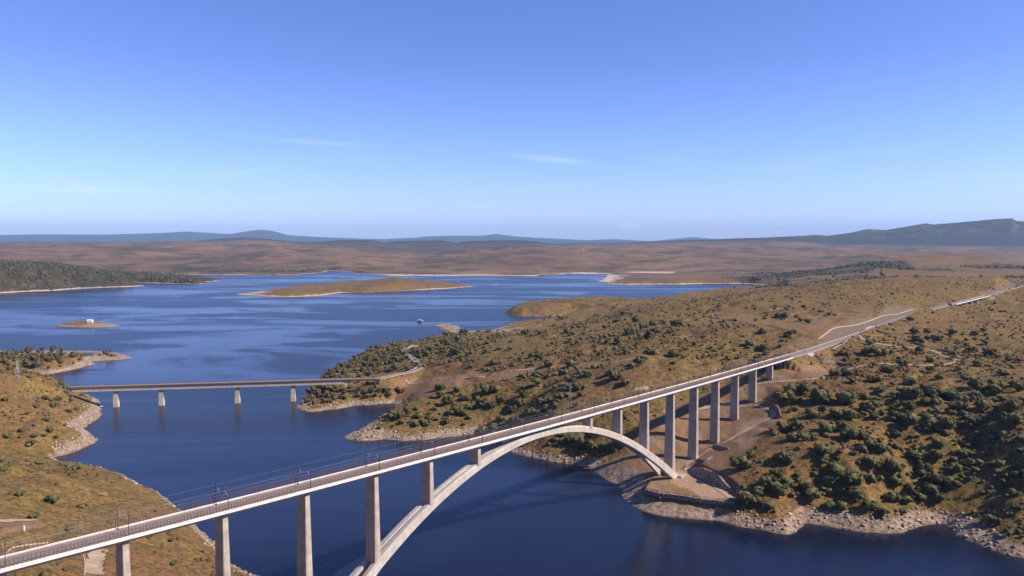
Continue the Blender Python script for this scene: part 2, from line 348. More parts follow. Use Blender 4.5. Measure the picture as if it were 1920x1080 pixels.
# height control points: (image column, row, height above water)
CP = [(0, 705, 62), (60, 712, 55), (110, 722, 36), (130, 745, 30), (0, 750, 50), (80, 790, 30), (150, 790, 14), (0, 830, 16), (90, 845, 9), (0, 870, 45), (60, 880, 50), (120, 900, 45), (200, 905, 22), (0, 950, 60), (100, 960, 52),
      (180, 960, 44), (100, 1000, 52), (0, 1050, 64), (240, 960, 32), (300, 980, 22), (180, 1060, 42), (250, 1050, 36), (330, 1030, 20), (380, 1050, 13), (-200, 800, 80), (-200, 1000, 80),
      (169, 604.5, 9), (150, 608, 5), (190, 608, 5),
      (0, 672, 12), (80, 668, 15), (150, 668, 12), (210, 670, 6),
      (1000, 830, 12), (930, 800, 14), (1000, 800, 24), (1000, 760, 38), (1000, 700, 50), (1000, 650, 58), (1000, 624, 38), (1000, 608, 7), (1060, 607, 8), (960, 614, 8), (1095, 602, 16), (1040, 618, 26), (1030, 607, 7), (900, 790, 12), (900, 740, 30), (900, 690, 44), (900, 650, 47), (900, 630, 38), (760, 800, 12), (800, 770, 20), (820, 740, 26), (850, 700, 34),
      (770, 738, 10), (720, 738, 9), (650, 740, 9), (600, 745, 7), (625, 712, 13), (680, 690, 18), (640, 695, 12), (720, 660, 22), (745, 648, 20), (800, 655, 34), (804, 640, 28), (850, 635, 30), (780, 690, 30), (800, 715, 27),
      (1100, 700, 62), (1100, 760, 42), (1100, 840, 14), (1100, 650, 70), (1100, 610, 68), (1110, 606, 50), (1073, 575, 30), (1123, 568, 36), (1000, 578, 20), (1180, 574, 35),
      (1200, 690, 72), (1200, 640, 80), (1200, 590, 75), (1207, 575, 62), (1260, 567, 70), (1300, 650, 85), (1300, 600, 90), (1310, 562, 82), (1347, 558, 83), (1400, 600, 93), (1413, 553, 88), (1470, 650, 89), (1500, 620, 98), (1500, 600, 101), (1500, 550, 100), (1430, 552, 86),
      (1560, 610, 103), (1620, 600, 104), (1680, 575, 104), (1600, 540, 106), (1700, 545, 108), (1800, 535, 108), (1650, 524, 112), (1760, 522, 113), (1900, 521, 114), (1560, 650, 88), (1620, 640, 90), (1700, 620, 91), (1750, 600, 91), (1785, 585, 86), (1850, 577, 73), (1820, 577, 77), (1835, 568, 76), (1900, 590, 84), (1880, 566, 80), (1880, 550, 90), (1920, 545, 92), (1870, 545, 91), (1900, 532, 94),
      (1500, 700, 68), (1450, 705, 64), (1600, 700, 76), (1750, 700, 80), (1900, 700, 84), (1900, 640, 90), (1750, 650, 86), (1500, 800, 48), (1650, 800, 56), (1800, 800, 58), (1900, 800, 68), (1500, 900, 27), (1600, 900, 36), (1700, 880, 40), (1780, 920, 20), (1760, 860, 38), (1850, 950, 34), (1900, 900, 48), (1900, 1000, 18), (1600, 960, 16), (1700, 955, 17), (1450, 950, 15),
      (1400, 850, 34), (1450, 850, 40), (1420, 900, 24), (1380, 890, 22), (1440, 790, 46), (1400, 750, 50), (1350, 850, 24), (1340, 800, 34),
      (1262, 900, 13), (1230, 915, 12.5), (1320, 915, 13), (1350, 930, 13), (1180, 900, 13), (1150, 880, 9), (1220, 860, 18), (1240, 800, 34), (1200, 780, 42), (1180, 820, 27), (1280, 940, 10.5), (1340, 950, 10)]
CW = [(*at(px, py, z), z) for px, py, z in CP]
for s, base in ((384, -79.5), (429, -75.6), (474, -63.3), (519, -50.9), (564, -35.4), (609, -18.2), (0, -79), (-45, -70), (-90, -58), (-135, -45), (-200, -25), (-260, -8)):
    p = dpt(s); CW.append((p.x, p.y, p.z + base))
p = dpt(640); CW.append((p.x, p.y, p.z - 8))
for s in (0, -90, -180):
    for lt in (70,):
        p = dpt(s, lt); CW.append((p.x, p.y, p.z - 62 + (-s) * 0.15))
for q in [(-1500, 900, 90), (-1500, 300, 90), (-1800, 1350, 30), (-700, 0, 110), (300, 50, 60), (1000, 100, 90), (1200, 600, 95), (1500, 1200, 95), (900, 800, 88), (2200, 2000, 112), (2500, 1200, 100), (2500, 2800, 105), (1200, 2700, 85), (700, 2500, 40), (0, 2700, 20), (-1500, 2500, 20)]: CW.append(q)
CW = np.array(CW)
def tps_fit(C, lam=0.004):
    P = C[:, :2] / 1000; n = len(P)
    D = np.hypot(P[:, None, 0] - P[None, :, 0], P[:, None, 1] - P[None, :, 1])
    K = np.where(D > 0, D * D * np.log(D + 1e-12), 0) + lam * np.eye(n) * 0.3
    A = np.zeros((n + 3, n + 3)); A[:n, :n] = K; A[:n, n] = 1; A[:n, n + 1:] = P; A[n, :n] = 1; A[n + 1:, :n] = P.T
    return P, np.linalg.solve(A, np.concatenate([C[:, 2], [0, 0, 0]]))
TP, TW = tps_fit(CW)
def tps(X, Y):
    x = X / 1000; y = Y / 1000; o = TW[-3] + TW[-2] * x + TW[-1] * y
    for i in range(len(TP)):
        d2 = (x - TP[i, 0]) ** 2 + (y - TP[i, 1]) ** 2
        o = o + TW[i] * 0.5 * d2 * np.log(d2 + 1e-12)
    return np.clip(o, 2, 125)
# far country: at depth Y the ground shows at these image rows
RING = [
 (3300, [(-900, 500), (0, 508), (250, 520), (430, 547), (480, 545), (540, 541), (600, 543), (660, 541), (740, 533), (800, 536), (890, 543), (1100, 535), (1250, 532), (1440, 528), (1560, 521), (1640, 519), (1920, 517), (3000, 517)]),
 (3900, [(-900, 488), (0, 492), (100, 494), (160, 505), (250, 516), (420, 533), (540, 529), (600, 529), (650, 528), (700, 524), (740, 519.5), (800, 525), (880, 532), (1100, 531), (1250, 526), (1440, 520), (1560, 509), (1640, 496), (1920, 503), (3000, 503)]),
 (4300, [(-900, 484), (0, 489), (60, 490), (140, 498), (250, 512), (400, 523), (900, 528), (1100, 525), (1250, 519), (1440, 516), (1560, 505), (1620, 492), (1700, 479), (1780, 478.5), (1850, 485), (1920, 494), (2200, 500), (3000, 500)]),
 (5100, [(-900, 507), (0, 509), (300, 509), (640, 507), (730, 509), (1140, 510), (1300, 510), (1440, 508), (1700, 497), (1920, 505), (3000, 505)]),
 (6000, [(-900, 484), (0, 484), (300, 490), (450, 486), (640, 489), (760, 494), (840, 486), (1000, 488), (1140, 492), (1300, 494), (1500, 492), (1700, 492), (3000, 492)]),
 (7500, [(-900, 469), (0, 470), (200, 468), (420, 473), (520, 466), (640, 474), (780, 484), (860, 474), (980, 468), (1140, 472), (1300, 478), (1500, 478), (1920, 486), (3000, 486)]),
 (9500, [(-900, 460), (0, 460), (300, 459), (500, 459), (640, 463), (740, 466), (820, 477), (900, 466), (1040, 463), (1200, 461), (1400, 464), (1560, 468), (1920, 473), (3000, 473)]),
 (11500, [(-900, 455), (0, 455.5), (200, 455), (330, 454), (420, 454), (540, 457), (700, 462), (820, 464), (1000, 462), (1200, 459), (1400, 460), (1560, 464), (1920, 466), (3000, 466)]),
 (13500, [(-900, 454.5), (0, 454), (330, 454), (370, 452), (400, 448.5), (460, 445), (500, 448), (560, 454), (600, 453), (640, 450), (700, 450), (720, 455), (745, 452), (830, 450.5), (856, 456), (875, 452), (960, 450), (1005, 452), (1030, 458), (1045, 461), (1058, 459),
          (1080, 455), (1130, 456.5), (1200, 454), (1280, 450.5), (1360, 448), (1440, 447), (1500, 447), (1560, 455), (1700, 458), (1920, 460), (3000, 460)]),
 (15500, [(-900, 458), (0, 458), (1200, 460), (1280, 452), (1360, 447.5), (1440, 445), (1500, 442), (1532, 440), (1550, 442), (1590, 437), (1627, 429), (1660, 431), (1690, 426), (1735, 418), (1748, 420.5), (1802, 416), (1865, 410), (1897, 408.5), (1903, 413.5), (1925, 415), (2100, 420), (3000, 430)]),
 (18000, [(-900, 458), (1300, 458), (1600, 450), (1920, 440), (3000, 445)]),
 (30000, [(-900, 455), (3000, 455)]),
 (39000, [(-900, 441), (0, 440), (70, 438.5), (200, 439), (300, 436), (350, 433), (400, 436), (430, 438), (460, 433), (490, 429), (512, 432), (540, 440), (600, 444), (680, 447), (720, 448), (780, 445), (800, 442.5), (850, 441), (900, 441.5), (932, 437.5), (962, 442), (1000, 445), (1040, 447), (1100, 450), (1150, 448), (1220, 452), (1300, 444), (1360, 450), (1450, 452), (3000, 452)]),
 (43000, [(-900, 460), (3000, 460)]),
]
def far_h(X, Y):
    u = 960 + F * X / np.maximum(Y, 1) / math.cos(PITCH)
    zs = []
    for D, prof in RING:
        xs = [q[0] for q in prof]; zz = [zat(q[1], D) for q in prof]
        zs.append(np.interp(u, xs, zz))
    out = zs[0].copy(); D = [r[0] for r in RING]
    for i in range(len(D) - 1):
        t = np.clip((Y - D[i]) / (D[i + 1] - D[i]), 0, 1)
        m = Y >= D[i]; out = np.where(m, zs[i] * (1 - t) + zs[i + 1] * t, out)
    return out
PLAT = np.array([at(px, py, 13) for px, py in [(1208, 915), (1235, 922), (1262, 925), (1310, 932), (1376, 940), (1380, 925), (1340, 902), (1300, 880), (1275, 878), (1250, 886), (1222, 900)]])
def line_info(X, Y, pts):
    d = np.full(X.shape, 1e9); z = np.zeros(X.shape)
    for A, B in zip(pts[:-1], pts[1:]):
        dd, t = seg_dist(X, Y, A, B); zz = A[2] + t * (B[2] - A[2])
        m = dd < d; d = np.where(m, dd, d); z = np.where(m, zz, z)
    return d, z
road_pts = [bridge_b + Vector((-8, 0, 0)), bridge_b, Vector((*at(745, 702, 29.5), 29.5)), Vector((*at(770, 697, 30), 30)), Vector((*at(786, 689, 31), 31)), Vector((*at(785, 682, 31), 31)), Vector((*at(772, 670, 31), 31)),
            Vector((*at(759, 661, 30.5), 30.5)), Vector((*at(758, 655, 30), 30)), Vector((*at(766, 650, 29.5), 29.5)), Vector((*at(778, 647, 29), 29))]
def smooth_line(pts, n=8):
    P = [Vector(p) for p in pts]; out = []
    for i in range(len(P) - 1):
        a, b, c, d = P[max(i - 1, 0)], P[i], P[i + 1], P[min(i + 2, len(P) - 1)]
        for k in range(n):
            t = k / n
            out.append(0.5 * ((2 * b) + (c - a) * t + (2 * a - 5 * b + 4 * c - d) * t * t + (3 * b - a - 3 * c + d) * t ** 3))
    out.append(P[-1]); return out
road_pts = smooth_line(road_pts, 5)
def height(X, Y):
    X = X.astype(np.float64); Y = Y.astype(np.float64)
    sd = signed(X.astype(np.float32), Y.astype(np.float32)).astype(np.float64)
    sc = np.clip(Y / 900, 0.5, 6)
    sd = sd + fbm(X, Y, 22, 4, 3.1) * 4.0 * np.clip(sc, .5, 1.2) + fbm(X, Y, 160, 3, 8.1) * 3.0 * sc
    near = tps(X, Y); far = far_h(X, Y)
    t = np.clip((Y - 2500) / 700, 0, 1); t = t * t * (3 - 2 * t)
    B = near * (1 - t) + far * t
    inl = np.clip(sd / 70, 0, 1)
    farw = np.clip((Y - 2800) / 2500, 0, 1)
    B = B + (fbm(X, Y, 120, 5, 1.0) * 7.0 * (1 - farw) + fbm(X, Y, 28, 3, 2.0) * 1.6 * (1 - farw)) * inl
    gl = np.clip(1 - np.abs(fbm(X, Y, 110, 4, 33.0)) * 7, 0, 1) * 3.2 + np.clip(1 - np.abs(fbm(X, Y, 40, 3, 35.0)) * 6, 0, 1) * 1.0
    B = B - gl * inl * (1 - farw)
    hw = np.clip((Y - 4500) / 1500, 0, 1) * np.clip((12800 - Y) / 1500, 0, 1)
    B = B + (np.abs(fbm(X, Y, 1100, 5, 4.0)) * 90 - 28) * hw * 0.8
    B = B + fbm(X, Y, 420, 4, 14.0) * 26 * np.clip((Y - 5200) / 900, 0, 1) * np.clip((12500 - Y) / 1500, 0, 1)
    mw = np.clip((Y - 13600) / 900, 0, 1) * np.clip((17000 - Y) / 1500, 0, 1)
    B = B - np.abs(fbm(X, Y, 900, 4, 9.0)) * 90 * mw * np.clip((15500 - Y) / 600, 0, 1)
    slope = np.where(Y < 2200, 0.55, 0.40)
    bank = sd * slope * (1 + 0.5 * fbm(X, Y, 45, 2, 5.0)) + 0.9 * fbm(X, Y, 5.0, 2, 6.0) * np.clip(1 - farw * 3, 0, 1)
    bank = bank + 0.15 * np.maximum(sd - 20, 0)
    k = 6.0; h = np.clip(0.5 + 0.5 * (bank - B) / k, 0, 1)
    Z = bank * (1 - h) + B * h - k * h * (1 - h)
    Z = np.where(sd > 0, Z, np.maximum(sd * 0.45, -14))
    # construction platform at the arch foot
    pin = inpoly(X, Y, PLAT); dp = np.full(X.shape, 1e9)
    near_m = (Y < 900)
    for i in range(len(PLAT)): dp = np.minimum(dp, seg_dist(X, Y, PLAT[i], PLAT[(i + 1) % len(PLAT)])[0])
    w = np.where(pin, 1.0, np.clip(1 - dp / 2.5, 0, 1))
    Z = Z * (1 - w) + 13.0 * w
    # ground stays clear below the deck
    u = (X - 17.511) * CT + (Y - 526.927) * ST; s = u + 192; lat = np.abs((X - 17.511) * ST - (Y - 526.927) * CT)
    dz = HC - 133.09 - 0.0195234 * u + 1.48709e-5 * u * u
    m = (s > -330) & (s < S_END)
    Z = np.where(m & (Z > 0), np.minimum(Z, dz - 7.5 + np.maximum(lat - 9, 0) * 0.8), Z)
    # railway cut and fill beyond the deck
    dT, zT = line_info(X, Y, track)
    cut = np.zeros(X.shape)
    lo = zT - 0.9 - np.maximum(dT - 8, 0) * 0.62; hi = zT - 0.9 + np.maximum(dT - 8, 0) * 0.95
    dip = (Y > 1640) & (Y < 1850)
    on = (Z > 1) & (s >= S_END - 2)
    Z2 = np.where(on, np.clip(Z, np.where(dip, -99, lo), hi), Z)
    cut = np.where(on & (Z - Z2 > 0.2) & (dT < np.where(Y > 1500, 16, 26) + fbm(X, Y, 25, 3, 15.0) * 12), 1.0, 0.0); Z = Z2
    dR, zR = line_info(X, Y, road_pts)
    Z = np.where(Z > 0.5, np.clip(Z, zR - 0.3 - np.maximum(dR - 6, 0) * 0.8, zR - 0.3 + np.maximum(dR - 6, 0) * 0.8), Z)
    # keep ground under the road bridge
    L = (bridge_b - bridge_a); Ln = math.hypot(L.x, L.y); ux, uy = L.x / Ln, L.y / Ln
    sb = (X - bridge_a.x) * ux + (Y - bridge_a.y) * uy; lb = np.abs((X - bridge_a.x) * uy - (Y - bridge_a.y) * ux)
    m = (sb > 2) & (sb < Ln - 2)
    Z = np.where(m, np.minimum(Z, 23 - 4 + np.maximum(lb - 7, 0) * 0.8), Z)
    m = (sb <= 2) & (sb > -40)
    Z = np.where(m, np.minimum(Z, 28.6 + np.maximum(lb - 7, 0) * 0.8), Z)
    m2 = m & (lb < 6)
    Z = np.where(m2, np.maximum(Z, 28.4), Z)
    return Z, sd, cut

# polar sheet round the viewpoint's footprint
NA = 900
ang = np.tan(np.linspace(R(-50), R(50), NA))
rad = [60.0]
while rad[-1] < 58000:
    r = rad[-1]
    rad.append(r * (1.02 if r < 330 else 1.0052 if r < 700 else 1.0042 if r < 2600 else 1.0085 if r < 16000 else 1.02))
rad = np.array(rad); NR = len(rad)
TX, RR = np.meshgrid(ang, rad)
GX = (TX * RR).ravel(); GY = RR.ravel() * 1.0
GZ, GSD, GCUT = [], [], []
for c in np.array_split(np.arange(GX.size), 12):
    a, b, d = height(GX[c], GY[c]); GZ.append(a); GSD.append(b); GCUT.append(d)
GZ = np.concatenate(GZ); GSD = np.concatenate(GSD); GCUT = np.concatenate(GCUT)

def mat_ground():
    m, N, L, b = new_mat('dry_hillside', 0.95, 0.1)
    P = geo_pos(N); sp = N.new('ShaderNodeSeparateXYZ'); L.new(P, sp.inputs[0])
    at_ = N.new('ShaderNodeVertexColor'); at_.layer_name = 'zones'
    sc = N.new('ShaderNodeSeparateColor'); L.new(at_.outputs[0], sc.inputs[0])
    n1 = noise(N, L, P, 0.006, 6, 0.6); n2 = noise(N, L, P, 0.045, 6, 0.65); n3 = noise(N, L, P, 0.28, 5, 0.7); n4 = noise(N, L, P, 0.0011, 6, 0.6)
    c = mix(N, L, mrange(N, L, n2, 0.38, 0.62), (0.275, 0.166, 0.052), (0.172, 0.116, 0.038))
    c = mix(N, L, mrange(N, L, n1, 0.48, 0.62, 0, 0.8), c, (0.215, 0.108, 0.048))
    c = mix(N, L, mrange(N, L, n3, 0.48, 0.58, 0, 0.9), c, (0.072, 0.056, 0.024))
    c = mix(N, L, mrange(N, L, n2, 0.60, 0.74, 0, 0.6), c, (0.235, 0.165, 0.080))
    c = mix(N, L, mrange(N, L, noise(N, L, P, 0.11, 5, 0.65), 0.50, 0.62, 0, 0.6), c, (0.080, 0.062, 0.026))
    # far country: browner, in broad patches
    fy = mrange(N, L, sp.outputs[1], 3000, 5000)
    cf = mix(N, L, mrange(N, L, n4, 0.38, 0.62), (0.210, 0.126, 0.070), (0.122, 0.080, 0.046))
    cf = mix(N, L, mrange(N, L, noise(N, L, P, 0.0035, 6, 0.7), 0.47, 0.60, 0, 0.8), cf, (0.055, 0.044, 0.030))
    c = mix(N, L, fy, c, cf)
    # dark oak cover on the far ridges
    fr = math_(N, L, 'MULTIPLY', mrange(N, L, sp.outputs[1], 12300, 13000), 1.0)
    c = mix(N, L, fr, c, (0.040, 0.038, 0.030))
    c = mix(N, L, math_(N, L, 'MULTIPLY', mrange(N, L, sp.outputs[1], 14000, 14500), mrange(N, L, noise(N, L, P, 0.004, 6, 0.7), 0.52, 0.64, 0, 0.7)), c, (0.16, 0.13, 0.11))
    # bare soil
    cb = mix(N, L, mrange(N, L, n3, 0.35, 0.65), (0.250, 0.150, 0.078), (0.175, 0.106, 0.058))
    cb = mix(N, L, mrange(N, L, n2, 0.50, 0.68), cb, (0.26, 0.18, 0.12))
    c = mix(N, L, sc.outputs[0], c, cb)
    # woodland floor
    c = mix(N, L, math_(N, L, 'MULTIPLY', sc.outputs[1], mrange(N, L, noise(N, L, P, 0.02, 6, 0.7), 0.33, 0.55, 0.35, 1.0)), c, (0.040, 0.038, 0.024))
    # cut and fill of the railway
    cc = mix(N, L, mrange(N, L, n3, 0.4, 0.6), (0.165, 0.122, 0.094), (0.105, 0.080, 0.064))
    c = mix(N, L, sc.outputs[2], c, cc)
    # washed-out rock belt below the old water line
    hb = math_(N, L, 'ADD', sp.outputs[2], math_(N, L, 'MULTIPLY', math_(N, L, 'SUBTRACT', n2, 0.5), 9.0))
    rock = mix(N, L, mrange(N, L, n3, 0.42, 0.58), (0.40, 0.31, 0.225), (0.20, 0.135, 0.09))
    rock = mix(N, L, mrange(N, L, noise(N, L, P, 1.1, 4, 0.7), 0.52, 0.62, 0, 0.8), rock, (0.13, 0.10, 0.085))
    a2 = N.new('ShaderNodeVertexColor'); a2.layer_name = 'belt'; s2 = N.new('ShaderNodeSeparateColor'); L.new(a2.outputs[0], s2.inputs[0])
    lim = math_(N, L, 'MULTIPLY', s2.outputs[0], 10.0)
    c = mix(N, L, s2.outputs[1], c, mix(N, L, mrange(N, L, n3, 0.35, 0.65), (0.40, 0.28, 0.18), (0.30, 0.20, 0.13)))
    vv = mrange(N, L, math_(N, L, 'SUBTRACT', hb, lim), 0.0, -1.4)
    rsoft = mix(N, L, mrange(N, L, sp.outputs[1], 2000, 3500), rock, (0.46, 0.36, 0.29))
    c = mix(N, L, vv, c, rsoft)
    ad = mrange(N, L, sp.outputs[2], 0.9, 0.2, 0, 0.75)
    c = mix(N, L, ad, c, (0.13, 0.09, 0.07))
    L.new(c, b.inputs['Base Color'])
    hh = math_(N, L, 'ADD', math_(N, L, 'MULTIPLY', n3, 1.0), math_(N, L, 'MULTIPLY', noise(N, L, P, 1.1, 4, 0.7), 0.5))
    bump(N, L, b, hh, 0.8, 1.6)
    return m
M_GROUND = mat_ground()
idx = np.arange(NR * NA).reshape(NR, NA)
quads = np.stack([idx[:-1, :-1], idx[:-1, 1:], idx[1:, 1:], idx[1:, :-1]], -1).reshape(-1, 4)
gV = np.stack([GX, GY, GZ], 1)
gme = np_mesh('ground', gV, quads, M_GROUND, smooth=True)
# zone map: r bare soil, g woodland, b railway earthworks
UPX = 960 + F * GX / (GY * math.cos(PITCH) - (GZ - HC) * math.sin(PITCH))
UPY = 540 - F * (GY * math.sin(PITCH) + (GZ - HC) * math.cos(PITCH)) / (GY * math.cos(PITCH) - (GZ - HC) * math.sin(PITCH))
def zone(poly, ylo=0, yhi=1e9):
    m = (GY > ylo) & (GY < yhi); out = np.zeros(GX.shape)
    jx = fbm(GX, GY, 30, 3, 7.0) * 10; jy = fbm(GX, GY, 30, 3, 11.0) * 6
    out[m] = inpoly(UPX[m] + jx[m], UPY[m] + jy[m], poly); return out
bare = zone([(1100, 885), (1150, 860), (1190, 830), (1200, 790), (1240, 770), (1300, 745), (1390, 712), (1480, 688), (1530, 680), (1560, 700), (1500, 715), (1440, 735), (1470, 780), (1440, 805), (1400, 845), (1385, 885), (1392, 930), (1375, 950), (1280, 962), (1200, 955), (1150, 915)], 0, 900)
bare = np.maximum(bare, 0.8 * zone([(760, 712), (1000, 690), (1200, 668), (1200, 674), (1000, 698), (770, 745), (730, 760), (735, 712)], 900, 1300))
bare = np.maximum(bare, 0.8 * zone([(0, 965), (70, 975), (90, 985), (0, 1000)], 0, 900))
bare = np.maximum(bare, 0.5 * zone([(1330, 590), (1560, 590), (1640, 570), (1640, 600), (1540, 640), (1500, 660), (1440, 660), (1500, 630)], 900, 1800))
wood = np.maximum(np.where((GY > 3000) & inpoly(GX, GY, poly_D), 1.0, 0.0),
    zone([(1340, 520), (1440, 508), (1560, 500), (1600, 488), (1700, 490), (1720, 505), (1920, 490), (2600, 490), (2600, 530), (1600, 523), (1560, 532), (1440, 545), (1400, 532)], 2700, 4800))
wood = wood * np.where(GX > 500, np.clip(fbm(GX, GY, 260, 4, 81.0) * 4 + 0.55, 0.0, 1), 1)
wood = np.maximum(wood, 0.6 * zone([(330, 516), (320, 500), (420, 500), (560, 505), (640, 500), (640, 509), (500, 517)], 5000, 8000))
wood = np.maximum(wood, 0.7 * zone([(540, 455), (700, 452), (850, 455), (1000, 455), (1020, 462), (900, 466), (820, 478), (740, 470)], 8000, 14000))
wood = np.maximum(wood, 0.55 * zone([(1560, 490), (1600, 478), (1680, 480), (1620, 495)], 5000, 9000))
col = np.stack([bare, wood, GCUT, np.ones_like(bare)], 1).astype(np.float32)
ca = gme.color_attributes.new('zones', 'FLOAT_COLOR', 'POINT'); ca.data.foreach_set('color', col.ravel())
BELT = np.where(GY > 2200, np.interp(GY, [2200, 2800, 4200], [6.0, 4.6, 3.6]) * np.clip(1 + fbm(GX, GY, 500, 3, 77.0) * 2.2, 0.25, 1.25), np.clip(6.6 + fbm(GX, GY, 170, 3, 71.0) * 9, 2.6, 9.5))
BELT = np.where((GX > 60) & (GY < 720), np.clip(BELT * 1.1 + 2.6, 6, 12.5), BELT)
BELT = np.where((GX < -60) & (GY < 780), np.clip(BELT * 0.45, 1.5, 4), BELT)
sand = zone([(1262, 884), (1282, 880), (1300, 893), (1350, 922), (1372, 934), (1330, 934), (1290, 918), (1258, 906)], 0, 900) * 0.9
sand = np.maximum(sand, 0.35 * zone([(1390, 850), (1380, 800), (1430, 780), (1460, 780), (1420, 830)], 0, 900))
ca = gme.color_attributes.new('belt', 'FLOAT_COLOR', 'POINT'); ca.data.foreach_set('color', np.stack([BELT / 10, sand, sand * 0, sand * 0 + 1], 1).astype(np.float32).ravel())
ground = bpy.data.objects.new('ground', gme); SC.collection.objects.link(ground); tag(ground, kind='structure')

# ray casting on the ground (only the part within 6 km)
def grid_z(x, y):
    """bilinear height of the built sheet"""
    r = np.clip(np.interp(y, rad, np.arange(NR)), 0, NR - 1.001)
    a = np.interp(math.degrees(math.atan2(x, y)), [-50, 50], [0, NA - 1])
    a = min(max(a, 0), NA - 1.001); i, j = int(r), int(a); fr, fa = r - i, a - j
    Z = GZg
    return (Z[i, j] * (1 - fr) * (1 - fa) + Z[i + 1, j] * fr * (1 - fa) + Z[i, j + 1] * (1 - fr) * fa + Z[i + 1, j + 1] * fr * fa)
GZg = GZ.reshape(NR, NA)
def hit(px, py, y0=250.0, y1=9000.0):
    """where the line of sight through (px, py) first meets the ground"""
    a, b, c = ray(px, py); tx = a / b; tz = c / b
    a_ = np.interp(math.degrees(math.atan(tx)), [-50, 50], [0, NA - 1]); j = int(min(max(a_, 0), NA - 2)); fa = a_ - j
    z = GZg[:, j] * (1 - fa) + GZg[:, j + 1] * fa
    los = HC + tz * rad
    m = np.where((los <= np.maximum(z, 0)) & (rad > y0) & (rad < y1))[0]
    if len(m) == 0: return None
    i = m[0]
    d0 = los[i - 1] - max(z[i - 1], 0); d1 = los[i] - max(z[i], 0)
    t = d0 / (d0 - d1 + 1e-9); Y = rad[i - 1] + t * (rad[i] - rad[i - 1])
    zz = max(z[i - 1] * (1 - t) + z[i] * t, 0)
    return Vector((tx * Y, Y, zz))

# ------------------------------------------------------------------ water
def mat_water():
    m, N, L, b = new_mat('lake_water', 0.1, 0.5); P = geo_pos(N)
    b.inputs['Base Color'].default_value = (0.010, 0.016, 0.042, 1); b.inputs['IOR'].default_value = 1.33
    mp = N.new('ShaderNodeMapping'); mp.inputs['Scale'].default_value = (0.00115, 0.0034, 1); mp.inputs['Rotation'].default_value = (0, 0, R(-14)); L.new(P, mp.inputs[0])
    n = noise(N, L, mp.outputs[0], 1.0, 6, 0.6)
    n.node.inputs['Distortion'].default_value = 1.5
    sp = N.new('ShaderNodeSeparateXYZ'); L.new(P, sp.inputs[0])
    calm = math_(N, L, 'MULTIPLY', mrange(N, L, n, 0.48, 0.56), mrange(N, L, sp.outputs[1], 900, 1300, 0.35, 1.0))
    rw = math_(N, L, 'MULTIPLY', mrange(N, L, calm, 0, 1, 0.31, 0.20), mrange(N, L, sp.outputs[1], 650, 1100, 0.45, 1.0))
    L.new(rw, b.inputs['Roughness'])
    L.new(mix(N, L, calm, (0.006, 0.009, 0.024), (0.022, 0.032, 0.075)), b.inputs['Base Color'])  # brighter sky reflection of calm patches is partly put into the base colour
    w = noise(N, L, P, 0.35, 4, 0.6)
    n5 = N.new('ShaderNodeBump'); n5.inputs['Strength'].default_value = 0.35; n5.inputs['Distance'].default_value = 0.5
    L.new(w, n5.inputs['Height']); L.new(n5.outputs[0], b.inputs['Normal'])
    return m
M_WATER = mat_water()
wm = MB(); wm.add([(-45000, -200, 0), (45000, -200, 0), (45000, 30000, 0), (-45000, 30000, 0)], [(0, 1, 2, 3)])
water = wm.build('water', M_WATER); tag(water, kind='structure')

# ------------------------------------------------------------------ main railway viaduct
via = empty('railway_viaduct', dpt(192, 0, -94))
tag(via, 'long pale concrete railway viaduct with tall tapered piers and one big arch over the lake', 'viaduct')
def sweep(prof, s0, s1, step, name, mat, parent=via):
    mb = MB(); n = max(2, int((s1 - s0) / step) + 1); rings = []
    for i in range(n):
        s = s0 + (s1 - s0) * i / (n - 1); rings.append([dpt(s, l, z) for l, z in prof])
    mb.loft(rings); return mb.build(name, mat, parent)
S0 = -330
sweep([(-6.98, 0), (6.98, 0), (6.98, -0.30), (3.9, -0.62), (3.3, -3.2), (-3.3, -3.2), (-3.9, -0.62), (-6.98, -0.30)], S0, S_END, 20, 'deck', M_CONC)
sweep([(6.99, -0.85), (7.30, -0.85), (7.30, 0.72), (6.85, 0.72), (6.85, 0.003), (6.99, 0.003)], S0, S_END + 12, 20, 'parapet', M_PARA)
sweep([(-6.99, -0.85), (-7.25, -0.85), (-7.25, 0.50), (-7.0, 0.50), (-7.0, 0.003), (-6.99, 0.003)], S0, S_END + 40, 20, 'parapet', M_PARA)
# wind screens
for sgn, e in ((1, S_END + 6), (-1, S_END + 20)):
    mb = MB(); s = S0
    while s < e:
        a = dpt(s, sgn * 7.05, 0.72)
        mb.box(a + Vector((0, 0, 1.4)), 0.2, 0.2, 2.9, (CT, ST, 0), (ST, -CT, 0)); s += 1.5
    for hgt in (0.6, 1.2, 1.8, 2.4, 2.85):
        n = 50
        for i in range(n):
            p, q = (S0 + (e - S0) * i / n), (S0 + (e - S0) * (i + 1) / n)
            mb.bar(dpt(p, sgn * 7.05, 0.72 + hgt), dpt(q, sgn * 7.05, 0.72 + hgt), 0.045, 4)
    mb.build('wind_screen', M_RUST, via)
